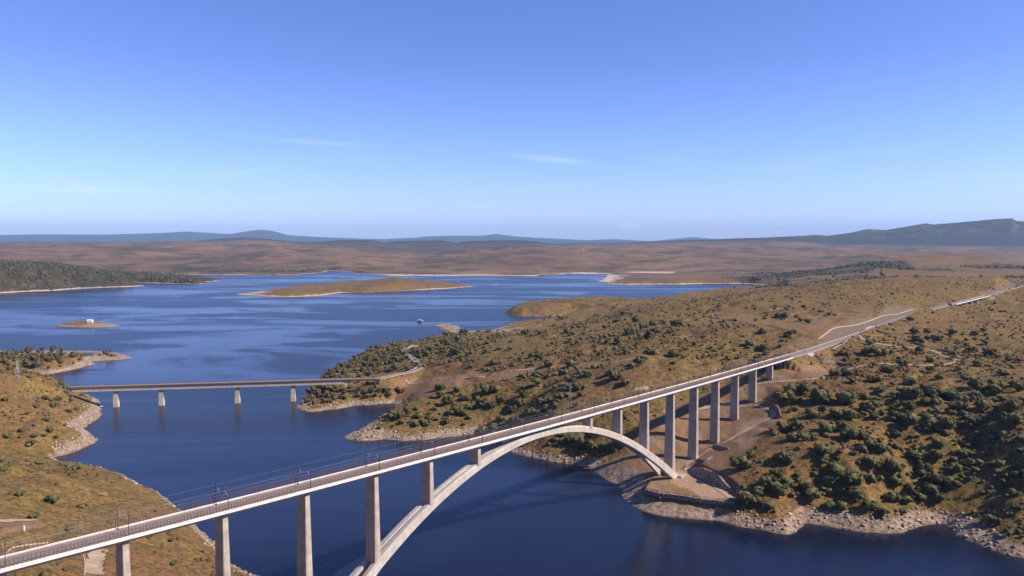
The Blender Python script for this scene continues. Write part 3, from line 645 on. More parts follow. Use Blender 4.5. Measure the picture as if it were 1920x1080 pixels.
# piers
def pier(s, zb, top=-3.2, foot=True):
    p0 = dpt(s); zt = p0.z + top; h = zt - zb; mb = MB(); rings = []
    n = 6
    for k in range(n + 1):
        t = k / n; z = zt - h * t
        a = 1.30 + 0.016 * h * t; b = 3.75 + 0.020 * h * t; c = 0.12 + 0.022 * h * t
        pr = [(-a, -b + c * 0.4), (-a + c, -b), (a - c, -b), (a, -b + c * 0.4), (a, b - c * 0.4), (a - c, b), (-a + c, b), (-a, b - c * 0.4)]
        rings.append([Vector((p0.x + al * CT + la * ST, p0.y + al * ST - la * CT, z)) for al, la in pr])
    mb.loft(rings); return mb.build('pier', M_CONC, via)
def arch_top(s):
    u = abs(s - 192); return 91.25 - 0.00207 * u * u
for s in (-270, -225, -180, -135, -90, -45, 0, 384, 429, 474, 519, 564, 609):
    p = dpt(s)
    zb = min(grid_z(p.x + a * CT + l * ST, p.y + a * ST - l * CT) for a in (-2, 2) for l in (-5, 5)) - 1.5
    if s in (0, 384): zb = min(zb, 12)
    pier(s, zb)
for s in (45, 87, 129, 255, 297, 339):
    pier(s, min(arch_top(s - 2.2), arch_top(s + 2.2)) - 0.6)
# arch: middle box, splitting into two legs at each end
def asec(s, lat0, half, groove, ch=0.7):
    u = s - 192; sl = 2 * 0.00207 * abs(u); cs = 1 / math.sqrt(1 + sl * sl)
    d = (4.9 + 2.0 * (abs(u) / 192) ** 1.5) / cs; zt = arch_top(s); x, y = 17.511 + u * CT, 526.927 + u * ST
    if groove is None:
        pr = [(-half, -ch), (-half + ch, 0), (half - ch, 0), (half, -ch), (half, -d + ch), (half - ch, -d), (-half + ch, -d), (-half, -d + ch)]
    else:
        pr = [(-half, -ch), (-half + ch, 0), (-0.9, 0), (0, -groove), (0.9, 0), (half - ch, 0), (half, -ch), (half, -d + ch), (half - ch, -d), (-half + ch, -d), (-half, -d + ch)]
    return [Vector((x + (lat0 + l) * ST, y - (lat0 + l) * CT, zt + z)) for l, z in pr]
mb = MB(); rings = []
for i in range(50):
    u = -148 + 296 * i / 49; au = abs(u)
    half = np.interp(au, [0, 60, 105, 148], [3.4, 3.5, 4.1, 5.1]); g = np.interp(au, [0, 62, 80, 148], [0.03, 0.05, 1.2, 2.4])
    rings.append(asec(192 + u, 0, float(half), float(g)))
mb.loft(rings); arch = mb.build('arch', M_ARCH, via)
for end in (-1, 1):
    for sg in (-1, 1):
        mb = MB(); rings = []
        for i in range(14):
            au = 146.5 + (199 - 146.5) * i / 13
            lc = float(np.interp(au, [146.5, 192, 199], [3.25, 7.6, 8.2]))
            rings.append(asec(192 + end * au, sg * lc, 1.86, None, 0.5))
        mb.loft(rings); mb.build('arch_leg', M_ARCH, via)
# footing blocks and abutment
for s in (-3, 387):
    mb = MB(); p = dpt(s); mb.box((p.x, p.y, 12.0), 9, 26, 5.0, (CT, ST, 0), (ST, -CT, 0)); mb.build('footing', M_CONC, via)
mb = MB(); q = [dpt(S_END - 1, l, z) for l in (-6.5, 6.5) for z in (-0.9, -12)]
for l in (-6.4, 6.4):
    a, b_, c_, d_ = dpt(S_END - 2, l, -0.9), dpt(S_END + 9, l, -0.9), dpt(S_END + 1, l, -11), dpt(S_END - 2, l, -11)
    off = Vector((ST, -CT, 0)) * 0.5
    mb.loft([[a - off, b_ - off, c_ - off, d_ - off], [a + off, b_ + off, c_ + off, d_ + off]])
mb.box(dpt(S_END - 0.8, 0, -6.6), 1.6, 11.8, 6.6, (CT, ST, 0), (ST, -CT, 0))
mb.build('abutment', M_CONC, via)

# track on the deck and beyond
full = [dpt(s) for s in np.arange(S0, S_END + 60, 12.0)] + smooth_line([dpt(S_END + 60)] + track[2:], 8)
def ribbon(mb, pts, w0, w1, z0, zt=None):
    """flat strip between lateral offsets w0..w1, lifted z0"""
    L_, R_ = [], []
    for i, p in enumerate(pts):
        d = (pts[min(i + 1, len(pts) - 1)] - pts[max(i - 1, 0)]); d.z = 0; d.normalize(); n = Vector((d.y, -d.x, 0))
        L_.append(p + n * w0 + Vector((0, 0, z0))); R_.append(p + n * w1 + Vector((0, 0, z0)))
    mb.add(L_ + R_, [(i, i + 1, len(L_) + i + 1, len(L_) + i) for i in range(len(L_) - 1)])
def strip3(mb, pts, prof):
    rings = []
    for i, p in enumerate(pts):
        d = (pts[min(i + 1, len(pts) - 1)] - pts[max(i - 1, 0)]); d.z = 0; d.normalize(); n = Vector((d.y, -d.x, 0))
        rings.append([p + n * l + Vector((0, 0, z)) for l, z in prof])
    mb.loft(rings)
tr = empty('railway_track', dpt(192)); tag(tr, 'double railway track on brown ballast running along the arch viaduct and into the cutting', 'railway track')
mb = MB(); strip3(mb, full, [(-4.9, 0.01), (-4.3, 0.42), (4.3, 0.42), (4.9, 0.01)]); mb.build('ballast', M_BALL, tr)
for l in (-3.1, -1.6, 1.6, 3.1):
    mb = MB(); strip3(mb, full, [(l - 0.06, 0.44), (l - 0.05, 0.62), (l + 0.05, 0.62), (l + 0.06, 0.44)]); mb.build('rail', M_RAIL, tr)
mb = MB(); s = S0
while s < S_END:
    for l in (-2.35, 2.35): mb.box(dpt(s, l, 0.44), 0.35, 2.6, 0.10, (CT, ST, 0), (ST, -CT, 0))
    s += 1.3
sl = mb.build('sleepers', M_SLAB, tr); sl['kind'] = 'stuff'
mb = MB()
bf = [p for p in full if (p - dpt(S_END)).dot(Vector((CT, ST, 0))) > 1.0]
mb = MB(); strip3(mb, [dpt(S_END + 0.5)] + bf, [(-6.8, -1.2), (-6.4, -0.25), (6.4, -0.25), (6.8, -1.2)]); mb.build('formation', M_SLAB, tr)
# pale kerb along the left of the track beyond the deck
mb = MB(); bk = [p for p in bf if p.y < 1130]; strip3(mb, bk, [(-7.6, -0.6), (-7.6, 0.35), (-6.9, 0.35), (-6.9, -0.6)])
mb.build('cable_trough', M_CONC, tr)

# overhead line masts
ords = ['first', 'second', 'third', 'fourth', 'fifth', 'sixth', 'seventh', 'eighth', 'ninth', 'tenth', 'eleventh', 'twelfth', 'thirteenth', 'fourteenth', 'fifteenth', 'sixteenth', 'seventeenth', 'eighteenth', 'nineteenth', 'twentieth']
ords += ['%dth' % k if k % 10 not in (1, 2, 3) or k in (11, 12, 13) else '%d%s' % (k, {1: 'st', 2: 'nd', 3: 'rd'}[k % 10]) for k in range(21, 400)]
def make_mast(sg):
    t = empty('overhead_line_mast'); n = Vector((ST, -CT, 0)) * (-sg)
    mb = MB()
    for a, b_ in ((-0.14, 0.14), (0.14, -0.14)):
        mb.box((0, 0, 5.1), 0.16, 0.32, 10.2, (CT, ST, 0), (ST, -CT, 0)); break
    mb.box((0, 0, 0.2), 0.7, 0.7, 0.4, (CT, ST, 0), (ST, -CT, 0))
    mb.build('pole', M_MAST, t)
    mb = MB(); a = Vector((0, 0, 8.6)); c = n * 3.3 + Vector((0, 0, 7.3))
    mb.bar(a, n * 3.0 + Vector((0, 0, 8.75)), 0.05, 5); mb.bar(Vector((0, 0, 7.0)), n * 2.6 + Vector((0, 0, 8.7)), 0.05, 5)
    mb.bar(n * 1.4 + Vector((0, 0, 7.85)), c, 0.04, 5); mb.bar(n * 2.4 + Vector((0, 0, 8.7)), c, 0.035, 5)
    mb.build('cantilever_arm', M_ALU, t); return t
def copy_tree(o, parent=None):
    c = o.copy(); SC.collection.objects.link(c); c.parent = parent
    for ch in list(o.children):
        k = ch.copy(); SC.collection.objects.link(k); k.parent = c
    return c
mast_s = [-134.5, -89.5, -44.5, 0.5, 45.5, 87.5, 129.5, 171.5, 213.5, 255.5, 297.5, 339.5, 384.5, 429.5, 474.5, 519.5, 564.5, 609.5, 655, 700]
tops = {1: [], -1: []}
for sg, nm in ((1, 'near'), (-1, 'far')):
    proto = make_mast(sg)
    for i, s in enumerate(mast_s):
        if sg < 0 and s < -100: continue
        o = proto if not tops[sg] else copy_tree(proto)
        p = dpt(s, sg * 5.9, 0.0); o.location = p; tops[sg].append(s)
        k = len(tops[sg]) - 1
        tag(o, 'dark steel mast on the %s edge of the railway deck, %s from left' % (nm, ords[k]), 'mast', 'overhead line masts along the railway viaduct')
for sg, nm in ((1, 'near'), (-1, 'far')):
    mb = MB(); ss = [S0] + tops[sg] + [745]
    for a, b_ in zip(ss[:-1], ss[1:]):
        prev = None
        for k in range(9):
            t = k / 8; s = a + (b_ - a) * t; sag = 1.3 * (1 - (2 * t - 1) ** 2)
            q = dpt(s, sg * 2.6, 8.75 - sag)
            if prev is not None: mb.bar(prev, q, 0.022, 3)
            prev = q
        mb.bar(dpt(a, sg * 2.6, 7.2), dpt(b_, sg * 2.6, 7.2), 0.022, 3)
        mb.bar(dpt(a, sg * 6.0, 9.8), dpt(b_, sg * 6.0, 9.8), 0.03, 3)
    o = mb.build('overhead_wire', M_WIRE); tag(o, 'thin overhead wires strung between the masts over the %s track of the viaduct' % nm, 'wire', 'overhead wires above the railway')

# ------------------------------------------------------------------ old road bridge
L = (bridge_b - bridge_a); BL = math.hypot(L.x, L.y); bu = Vector((L.x / BL, L.y / BL, 0)); bn = Vector((bu.y, -bu.x, 0))
rb = empty('road_bridge', Vector((*(bridge_a + L * 0.5).xy, 0))); tag(rb, 'low weathered concrete road bridge with slim piers crossing the lake inlet at left', 'bridge')
def bsweep(prof, a, b_, name, mat):
    mb = MB(); mb.loft([[bridge_a + bu * s + bn * l + Vector((0, 0, z)) for l, z in prof] for s in (a, b_)]); return mb.build(name, mat, rb)
GE = (Vector((*at(645, 718, ROAD_Z - 3), 0)) - bridge_a).dot(bu)
bsweep([(-6.2, 0), (6.2, 0), (6.2, -0.9), (5.4, -1.3), (-5.4, -1.3), (-6.2, -0.9)], -12, BL, 'deck', M_OLDC)
bsweep([(-5.3, -1.3), (5.3, -1.3), (5.0, -6.2), (-5.0, -6.2)], 6, GE, 'girder', M_OLDC)
bsweep([(-4.6, 0.004), (4.6, 0.004), (4.6, 0.05), (-4.6, 0.05)], -30, BL, 'road_surface', M_ASPH)
bsweep([(-2.6, -1.0), (2.6, -1.0), (2.6, -2.6), (-2.6, -2.6)], GE + 4, BL, 'end_span_girder', M_OLDC)
for l in (-5.9, 5.9):
    mb = MB()
    n = int(BL / 4)
    for i in range(n): mb.box(bridge_a + bu * (i * 4) + bn * l + Vector((0, 0, 0.5)), 0.15, 0.15, 1.0, bu, bn)
    for z in (0.55, 1.0): mb.box(bridge_a + bu * (BL / 2) + bn * l + Vector((0, 0, z)), BL, 0.12, 0.12, bu, bn)
    mb.box(bridge_a + bu * (BL / 2) + bn * (l * 1.06) + Vector((0, 0, -0.15)), BL, 0.25, 1.3, bu, bn)  # solid dark panel added for the band of shade along the deck edge
    mb.build('railing_shade_band', M_RUST, rb)
for px in (218, 302, 444, 550):
    w = Vector((*at(px, {218: 763, 302: 761, 444: 757, 550: 752}[px], 0), 0)); s = (w - bridge_a).dot(bu)
    mb = MB()
    rings = []
    for z, a, b_ in ((-12, 3.6, 3.4), (ROAD_Z - 5.6, 2.6, 2.8)):
        c = bridge_a + bu * s; rings.append([Vector((c.x, c.y, 0)) + bu * (i * a) + bn * (j * b_) + Vector((0, 0, z)) for i, j in ((-1, -1), (1, -1), (1, 1), (-1, 1))])
    mb.loft(rings); mb.build('pier', M_OLDC, rb)
for s, hh, ww in ((4, 7.0, 5), (GE + 2, 9, 3.4), (BL - 3, 8, 8)):
    mb = MB(); mb.box(bridge_a + bu * s + Vector((0, 0, -1.02 - hh / 2)), ww, 9.0, hh, bu, bn); mb.build('abutment', M_OLDC, rb)

# ------------------------------------------------------------------ roads and tracks laid on the ground
def drape(px_pts, lift=0.25, n=6):
    P = [hit(*q) for q in px_pts]; P = [p for p in P if p]
    out = []
    for p in smooth_line(P, n): out.append(Vector((p.x, p.y, grid_z(p.x, p.y) + lift)))
    return out
def draped_ribbon(name, px_pts, w, mat, lift=0.3, kind='structure'):
    pts = drape(px_pts); mb = MB(); rings = []
    offs = [-w, -w / 2, 0, w / 2, w]; rows = []
    for i, p in enumerate(pts):
        d = pts[min(i + 1, len(pts) - 1)] - pts[max(i - 1, 0)]; d.z = 0
        if d.length < 1e-4: continue
        d.normalize(); nn = Vector((d.y, -d.x, 0)); jit = 1 + 0.25 * math.sin(i * 1.7) * random.random()
        row = []
        for o_ in offs:
            q = p + nn * o_ * jit; row.append((q.x, q.y, grid_z(q.x, q.y) + lift))
        rows.append(row)
    vs = [q for r in rows for q in r]; k = len(offs)
    mb.add(vs, [(i * k + j, i * k + j + 1, (i + 1) * k + j + 1, (i + 1) * k + j) for i in range(len(rows) - 1) for j in range(k - 1)])
    o = mb.build(name, mat); 
    if kind: o['kind'] = kind
    return o
mb = MB(); ribbon(mb, road_pts, -4.8, 4.8, 0.12); o = mb.build('road', M_ASPH); o['kind'] = 'structure'
mb = MB()
for l in (-5.6, 5.0): 
    strip3(mb, road_pts[2:], [(l, -0.3), (l, 0.35), (l + 0.4, 0.35), (l + 0.4, -0.3)])
cb = mb.build('crash_barrier', M_OLDC); tag(cb, 'pale barrier lines edging both sides of the winding road beyond the road bridge', 'crash barrier')
draped_ribbon('dirt_track', [(1650, 610), (1625, 618), (1612, 628), (1622, 639), (1650, 645), (1690, 650), (1735, 655), (1765, 662)], 1.9, M_DIRT)
draped_ribbon('dirt_track', [(1748, 657), (1768, 667), (1795, 675), (1780, 682), (1745, 685), (1700, 684), (1650, 682), (1600, 690), (1560, 700)], 2.4, M_DIRT)
draped_ribbon('dirt_track', [(1420, 719), (1455, 716), (1490, 714), (1520, 711), (1548, 708)], 1.6, M_DIRT)
draped_ribbon('dirt_track', [(1372, 935), (1330, 905), (1300, 890), (1290, 870), (1340, 838), (1385, 815), (1420, 795), (1450, 780), (1440, 768), (1400, 762), (1350, 760), (1290, 765)], 2.4, M_DIRT)
draped_ribbon('dirt_track', [(1920, 536), (1900, 541), (1880, 547), (1862, 556), (1855, 562)], 5, M_DIRT)
draped_ribbon('dirt_track', [(178, 1078), (176, 1060), (182, 1045), (190, 1030)], 4.0, M_DIRT)
draped_ribbon('dirt_track', [(-20, 975), (30, 976), (70, 975)], 2.0, M_DIRT)
draped_ribbon('dirt_track', [(1190, 731), (1205, 728), (1216, 727)], 3.0, M_DIRT)
draped_ribbon('dirt_track', [(760, 712), (840, 710), (900, 706), (960, 695), (1010, 690)], 1.6, M_DIRT)
M_KERB = mat_simple('pale_kerb', (0.52, 0.45, 0.38), (0.40, 0.34, 0.28), 0.4)
def kerb(px_pts, label, name='kerb', w=0.5, h=0.5, mat=M_KERB, cat='kerb', group=None):
    pts = drape(px_pts, 0.0); mb = MB(); strip3(mb, pts, [(-w, -0.4), (-w, h), (w, h), (w, -0.4)])
    o = mb.build(name, mat); tag(o, label, cat, group); return o
kerb([(12, 1038), (20, 1030), (35, 1025), (60, 1021), (90, 1018)], 'curved pale concrete kerb on the hillside behind the left end of the railway deck', w=0.25)
kerb([(159, 1078), (160, 1060), (157, 1042)], 'straight pale kerb beside the dirt road below the left end of the deck', w=0.3)
kerb([(1535, 636), (1548, 626), (1560, 617), (1575, 613), (1600, 610), (1625, 603), (1645, 596), (1655, 592), (1680, 589), (1700, 583), (1712, 580)], 'white concrete drainage ditch along the top of the railway cutting', 'drainage_ditch', 0.85, 0.4, cat='drainage ditch')
kerb([(1562, 656), (1575, 647), (1588, 638), (1600, 629)], 'short pale ditch climbing beside the track below the cutting', 'drainage_ditch', 0.5, 0.4, cat='drainage ditch')
kerb([(1166, 929), (1177, 924), (1188, 920)], 'upper of the two pale concrete channels on the shore below the arch foot', 'concrete_channel', 0.5, 0.5, cat='channel')
kerb([(1170, 935), (1186, 928), (1199, 921.5)], 'lower of the two pale concrete channels on the shore below the arch foot', 'concrete_channel', 0.5, 0.5, cat='channel')

# stone retaining walls
def stone_wall(px_pts, z, hs, label, lean=0.5, th=2.0):
    P = smooth_line([Vector((*at(px, py, z), z)) for px, py in px_pts], 6); H = np.interp(np.linspace(0, 1, len(P)), np.linspace(0, 1, len(hs)), hs)
    mb = MB(); rings = []
    for i, p in enumerate(P):
        d = P[min(i + 1, len(P) - 1)] - P[max(i - 1, 0)]; d.normalize(); n = Vector((-d.y, d.x, 0)); h = float(H[i])
        n = n if n.y > 0 else -n
        r = lambda: random.uniform(-0.18, 0.18)
        rings.append([p + Vector((0, 0, -1.5)), p + n * (lean * h * 0.5) + Vector((r(), r(), h * 0.5)), p + n * (lean * h) + Vector((r(), r(), h)), p + n * (lean * h + th) + Vector((0, 0, h + 0.1)), p + n * (lean * h + th + 1) + Vector((0, 0, -1.5))])
    mb.loft(rings); o = mb.build('stone_wall', M_STONE); tag(o, label, 'stone wall'); return o
stone_wall([(1288, 882), (1310, 895), (1335, 908), (1355, 918), (1378, 924)], 13, [1.5, 8, 9, 5, 0.8], 'tall dark rubble retaining wall behind the sandy platform at the arch foot')
stone_wall([(1208, 922), (1235, 929), (1262, 932), (1310, 939), (1376, 946)], 11.2, [1.8, 2.0, 2.0, 2.0, 1.6], 'long low rubble wall edging the platform above the beach', 0.2, 1.4)
def small_wall(px_pts, h, label):
    P = [hit(*q) for q in px_pts]; z = min(p.z for p in P)
    mb = MB(); Q = smooth_line(P, 4); rings = []
    for i, p in enumerate(Q):
        d = Q[min(i + 1, len(Q) - 1)] - Q[max(i - 1, 0)]; d.z = 0; d.normalize(); n = Vector((-d.y, d.x, 0))
        g = grid_z(p.x, p.y); e = h * (0.4 + 0.6 * math.sin(math.pi * (i + 0.5) / len(Q)))
        rings.append([Vector((p.x, p.y, g - 1)) - n * 0.8, Vector((p.x, p.y, g + e)) - n * 0.5, Vector((p.x, p.y, g + e)) + n * 0.5, Vector((p.x, p.y, g - 1)) + n * 0.8])
    mb.loft(rings); tag(mb.build('stone_wall', M_STONE), label, 'stone wall')
small_wall([(1442, 768), (1452, 767), (1460, 773), (1464, 784)], 5, 'curved dark stone wall at the bend of the dirt track under the far piers')
small_wall([(1336, 838), (1350, 840), (1366, 842)], 2.6, 'short stone bank with pale base just right of the fourth far pier')
small_wall([(1308, 862), (1322, 866), (1335, 858)], 2.6, 'short stone bank right of the pier beside the arch foot')

small_wall([(1756, 656), (1775, 659), (1790, 665), (1799, 673)], 2.4, 'dark stone bank curving round the bend of the pale dirt track')
small_wall([(1526, 668), (1545, 678), (1570, 684), (1600, 686)], 4.5, 'long dark stone bank beside the end of the railway embankment')
def marker(px, py, h, label):
    p = hit(px, py); mb = MB(); mb.box(p + Vector((0, 0, h / 2)), 0.7, 0.7, h); mb.box(p + Vector((0, 0, h + 0.1)), 0.9, 0.9, 0.25)
    tag(mb.build('marker_post', M_WHITE, origin=p), label, 'marker post')
marker(45, 995, 2.6, 'small white marker post on the left hillside above the bare patch')
marker(1652, 682, 3.0, 'small white marker post beside the lower dirt track right of the abutment')
p = hit(1520, 668); mb = MB(); mb.loft([[p + Vector((-3.5, 0, -2)), p + Vector((3.5, 2, -2)), p + Vector((6, 3, 4)), p + Vector((-3.5, 0, 3))], [p + Vector((-3.5, 1, -2)), p + Vector((3.5, 3, -2)), p + Vector((6, 4, 4)), p + Vector((-3.5, 1, 3))]])
tag(mb.build('wing_wall', M_PARA, origin=p), 'small white concrete wing wall under the railway just past the deck end', 'wing wall')

# ------------------------------------------------------------------ far viaduct on the plateau
A2 = Vector((*at(1786, 570.5, 88), 88)); B2 = Vector((*at(1851, 554.5, 88), 88))
fv = empty('railway_viaduct', (A2 + B2) / 2); tag(fv, 'small far railway viaduct with short white piers on the plateau at right', 'viaduct')
fu = (B2 - A2).normalized(); fn = Vector((fu.y, -fu.x, 0)); FL = (B2 - A2).length
mb = MB(); mb.loft([[A2 + fu * s + fn * l + Vector((0, 0, z)) for l, z in ((-6.6, 0.1), (-6.6, 0.9), (-7, 0.9), (-7, -0.5), (-3.4, -1.0), (-3.2, -3.0), (3.2, -3.0), (3.4, -1.0), (7, -0.5), (7, 0.7), (6.6, 0.7), (6.6, 0.1))] for s in (0, FL)]); mb.build('deck', M_CONC, fv)
mb = MB(); mb.loft([[A2 + fu * s + fn * l + Vector((0, 0, z)) for l, z in ((7.02, -0.8), (7.4, -0.8), (7.4, 0.9), (7.02, 0.9))] for s in (0, FL)]); mb.build('parapet', M_PARA, fv)
for k in range(1, 6):
    mb = MB(); c = A2 + fu * (FL * k / 6); mb.box(c + Vector((0, 0, -10)), 2.6, 6.4, 15, fu, fn); mb.build('pier', M_PARA, fv)
mb = MB(); mb.box(B2 + Vector((0, 0, -5.5)), 6, 13, 11, fu, fn); mb.build('abutment', M_PARA, fv)

# ------------------------------------------------------------------ buildings, pontoon, boats, pylons
def house(px, py, w, d, h, label, cat='house', roofm=M_ROOF, flat=False, rz=0.3, wins=2, name='house'):
    p = hit(px, py)
    if p is None: return
    z = grid_z(p.x, p.y) - 0.6; t = empty(name, (p.x, p.y, z)); tag(t, label, cat)
    ux, uy = Vector((math.cos(rz), math.sin(rz), 0)), Vector((-math.sin(rz), math.cos(rz), 0)); c = t.location
    mb = MB(); mb.box(c + Vector((0, 0, h / 2)), w, d, h, ux, uy)
    if not flat:
        a = [c + ux * (i * w / 2) + uy * (j * d / 2) + Vector((0, 0, h)) for i, j in ((-1, -1), (-1, 1))]; a.append(c - ux * (w / 2) + Vector((0, 0, h + d * 0.22)))
        mb.loft([a, [q + ux * w for q in a]])
    mb.build('wall', M_WHITE, t)
    mb = MB()
    if flat: mb.box(c + Vector((0, 0, h + 0.15)), w + 0.5, d + 0.5, 0.3, ux, uy)
    else:
        for s_ in (-1, 1):
            e0 = c + uy * (s_ * (d / 2 + 0.5)) + Vector((0, 0, h - 0.1)); e1 = c + Vector((0, 0, h + d * 0.22 + 0.12))
            q = [e0 - ux * (w / 2 + .4), e0 + ux * (w / 2 + .4), e1 + ux * (w / 2 + .4), e1 - ux * (w / 2 + .4)]
            mb.loft([q, [x + Vector((0, 0, 0.25)) for x in q]])
    mb.build('roof', roofm, t)
    for k in range(wins):
        mb = MB(); mb.box(c - uy * (d / 2 + 0.03) + ux * ((k - (wins - 1) / 2) * w / max(wins, 1) * 0.8) + Vector((0, 0, h * 0.55)), 1.0, 0.1, 1.2, ux, uy); wo = mb.build('window', M_WHITE, t); m2 = MB(); m2.box(Vector((0, 0, 0)) - uy * (d / 2 + 0.09) + ux * ((k - (wins - 1) / 2) * w / max(wins, 1) * 0.8) + Vector((0, 0, h * 0.55)), 0.8, 0.06, 1.0, ux, uy); po = m2.build('pane', M_DARK); po.parent = wo
    mb = MB(); mb.box(c - uy * (d / 2 + 0.04) + ux * (w * 0.36) + Vector((0, 0, 1.1)), 1.1, 0.12, 2.2, ux, uy); mb.build('door', M_DARK, t)
house(169, 604.5, 13, 8, 6.5, 'white house with a pale roof on the crest of the small island', roofm=M_WHITE, rz=0.1)
house(151, 654, 6, 5, 4.0, 'small white hut among the trees of the left promontory', 'hut', roofm=M_WHITE, rz=0.2, wins=1)
house(470, 456, 14, 10, 7, 'distant white farmhouse on the plain below the left hill', 'farmhouse', roofm=M_WHITE, name='farmhouse')
house(523, 460, 13, 9, 6, 'distant pale farmhouse on the plain right of the left hill', 'farmhouse', name='farmhouse')
house(1094, 469, 14, 10, 6, 'distant white farmhouse on the plain near the gap in the ridge', 'farmhouse', roofm=M_WHITE, name='farmhouse')
house(1618, 460, 26, 20, 32, 'distant tall white building at the foot of the right mountain', 'building', roofm=M_WHITE, flat=True, name='building')
# floating pump house
w = Vector((*at(788, 603.5), 0)); t = empty('floating_pump_house', w); tag(t, 'blue grey floating pump house with white roof out on the lake', 'floating platform')
mb = MB(); mb.box(w + Vector((0, 0, 0.4)), 17, 9, 1.6); mb.build('pontoon', M_BLUEG, t)
mb = MB(); mb.box(w + Vector((-2.5, 0, 3.0)), 10, 7, 3.6); mb.build('cabin', M_BLUEG, t)
mb = MB(); mb.box(w + Vector((-5.0, 0, 5.2)), 5.0, 8, 0.8); mb.box(w + Vector((0.2, 0, 5.2)), 5.0, 8, 0.8); mb.build('roof', M_WHITE, t)
mb = MB(); mb.box(w + Vector((6.0, 0, 2.9)), 3.0, 5, 3.4); mb.build('side_tank', M_WHITE, t)
# small boat by the left shore
w = Vector((*at(190, 763), 0)); t = empty('motor_boat', w); tag(t, 'tiny white boat floating by the rocky shore under the road bridge', 'boat')
mb = MB(); rings = []
for x, hw, zk in ((-2.6, 0.9, -0.2), (-1, 1.1, -0.35), (1, 1.0, -0.3), (2.4, 0.5, 0.0), (3.1, 0.05, 0.4)):
    rings.append([w + Vector((x, -hw, 0.75)), w + Vector((x, 0, zk)), w + Vector((x, hw, 0.75)), w + Vector((x, 0, 0.55))])
mb.loft(rings); mb.build('hull', M_WHITE, t)
mb = MB(); mb.box(w + Vector((-0.4, 0, 1.1)), 1.6, 1.3, 0.9); mb.build('cabin', M_WHITE, t)
# lattice pylons
def pylon(px, py, h, label):
    p = hit(px, py); t = empty('power_pylon', p); tag(t, label, 'pylon', 'power pylons'); mb = MB()
    lv = [(0, 2.2), (0.25, 1.6), (0.5, 1.1), (0.75, 0.6), (1.0, 0.25)]
    for k in range(len(lv) - 1):
        for i, j in ((-1, -1), (1, -1), (1, 1), (-1, 1)):
            mb.bar(p + Vector((i * lv[k][1], j * lv[k][1], lv[k][0] * h)), p + Vector((i * lv[k + 1][1], j * lv[k + 1][1], lv[k + 1][0] * h)), 0.12, 4)
            i2, j2 = -j, i
            mb.bar(p + Vector((i * lv[k][1], j * lv[k][1], lv[k][0] * h)), p + Vector((i2 * lv[k + 1][1], j2 * lv[k + 1][1], lv[k + 1][0] * h)), 0.07, 4)
    mb.build('lattice_tower', M_ALU, t)
    for f_ in (0.80, 0.94):
        mb = MB(); mb.bar(p + Vector((-3.4, 0, h * f_)), p + Vector((3.4, 0, h * f_)), 0.12, 4); mb.bar(p + Vector((-3.4, 0, h * f_)), p + Vector((0, 0, h * f_ + 1.2)), 0.07, 4); mb.bar(p + Vector((3.4, 0, h * f_)), p + Vector((0, 0, h * f_ + 1.2)), 0.07, 4)
        mb.build('crossarm', M_ALU, t)
pylon(1069, 766, 30, 'grey lattice pylon standing in the scrub behind the arch crown')
pylon(33, 709, 22, 'thin grey lattice pylon on the left hill in front of the wooded promontory')

# ------------------------------------------------------------------ trees
def ico(sub):
    bm = bmesh.new(); bmesh.ops.create_icosphere(bm, subdivisions=sub, radius=1); V = np.array([v.co[:] for v in bm.verts]); Fc = np.array([[v.index for v in f.verts] for f in bm.faces]); bm.free(); return V, Fc
ICO1, ICO2 = ico(1), ico(2)
def crown_arrays(seed, lobes=11, leaves=420, tall=1.0, spread=1.0):
    r = np.random.default_rng(seed); Vs, Fs = [], []; n = 0
    for k in range(lobes):
        a = r.random() * 6.283; d = (0.0 if k == 0 else 0.30 + 0.42 * r.random()) * spread
        s = 0.55 if k == 0 else 0.22 + 0.22 * r.random()
        c = np.array([math.cos(a) * d, math.sin(a) * d, (0.62 + (r.random() - 0.5) * 0.6 * (1 if k else 0)) * tall])
        V, Fc = ICO2 if k < 3 else ICO1
        nz = 1 + (r.random(len(V)) - 0.5) * 0.62
        P = V * nz[:, None] * s * np.array([1, 1, 0.85 * tall]) + c
        P[:, 2] = np.maximum(P[:, 2], 0.02); Vs.append(P); Fs.append(Fc + n); n += len(P)
        m = leaves // lobes
        dirs = r.normal(size=(m, 3)); dirs /= np.linalg.norm(dirs, axis=1)[:, None]; dirs[:, 2] = np.abs(dirs[:, 2]) * 0.9 + dirs[:, 2] * 0.1
        ctr = c + dirs * s * (0.88 + 0.35 * r.random((m, 1))) * np.array([1, 1, 0.85 * tall])
        t1 = r.normal(size=(m, 3)); t1 /= np.linalg.norm(t1, axis=1)[:, None]; t2 = np.cross(t1, dirs); q = 0.075 + 0.075 * r.random((m, 1))
        T = np.stack([ctr - t1 * q, ctr + t1 * q, ctr + t2 * q * 1.4], 1).reshape(-1, 3)
        Vs.append(T); Fs.append(np.arange(m * 3).reshape(-1, 3) + n); n += m * 3
    return np.vstack(Vs), np.vstack(Fs)
def trunk_mesh(tall=1.0):
    mb = MB(); mb.bar((0, 0, -0.25), (0.03, 0.02, 0.45 * tall), 0.075, 7, 0.055)
    for a in (0.3, 2.4, 4.4): mb.bar((0.03, 0.02, 0.38 * tall), (0.3 * math.cos(a), 0.3 * math.sin(a), 0.75 * tall), 0.045, 5, 0.02)
    me = bpy.data.meshes.new('trunk'); me.from_pydata([tuple(v) for v in mb.v], [], mb.f); me.update(); me.materials.append(M_TRUNK); return me
KINDS = {'oak': [crown_arrays(100 + i) for i in range(7)], 'tall': [crown_arrays(200 + i, 9, 320, 1.35, 0.9) for i in range(4)]}
CM = {k: [np_mesh('crown', V, Fc, M_OAK if k == 'oak' else M_BROWNT) for V, Fc in v] for k, v in KINDS.items()}
TM = {'oak': trunk_mesh(), 'tall': trunk_mesh(1.35)}
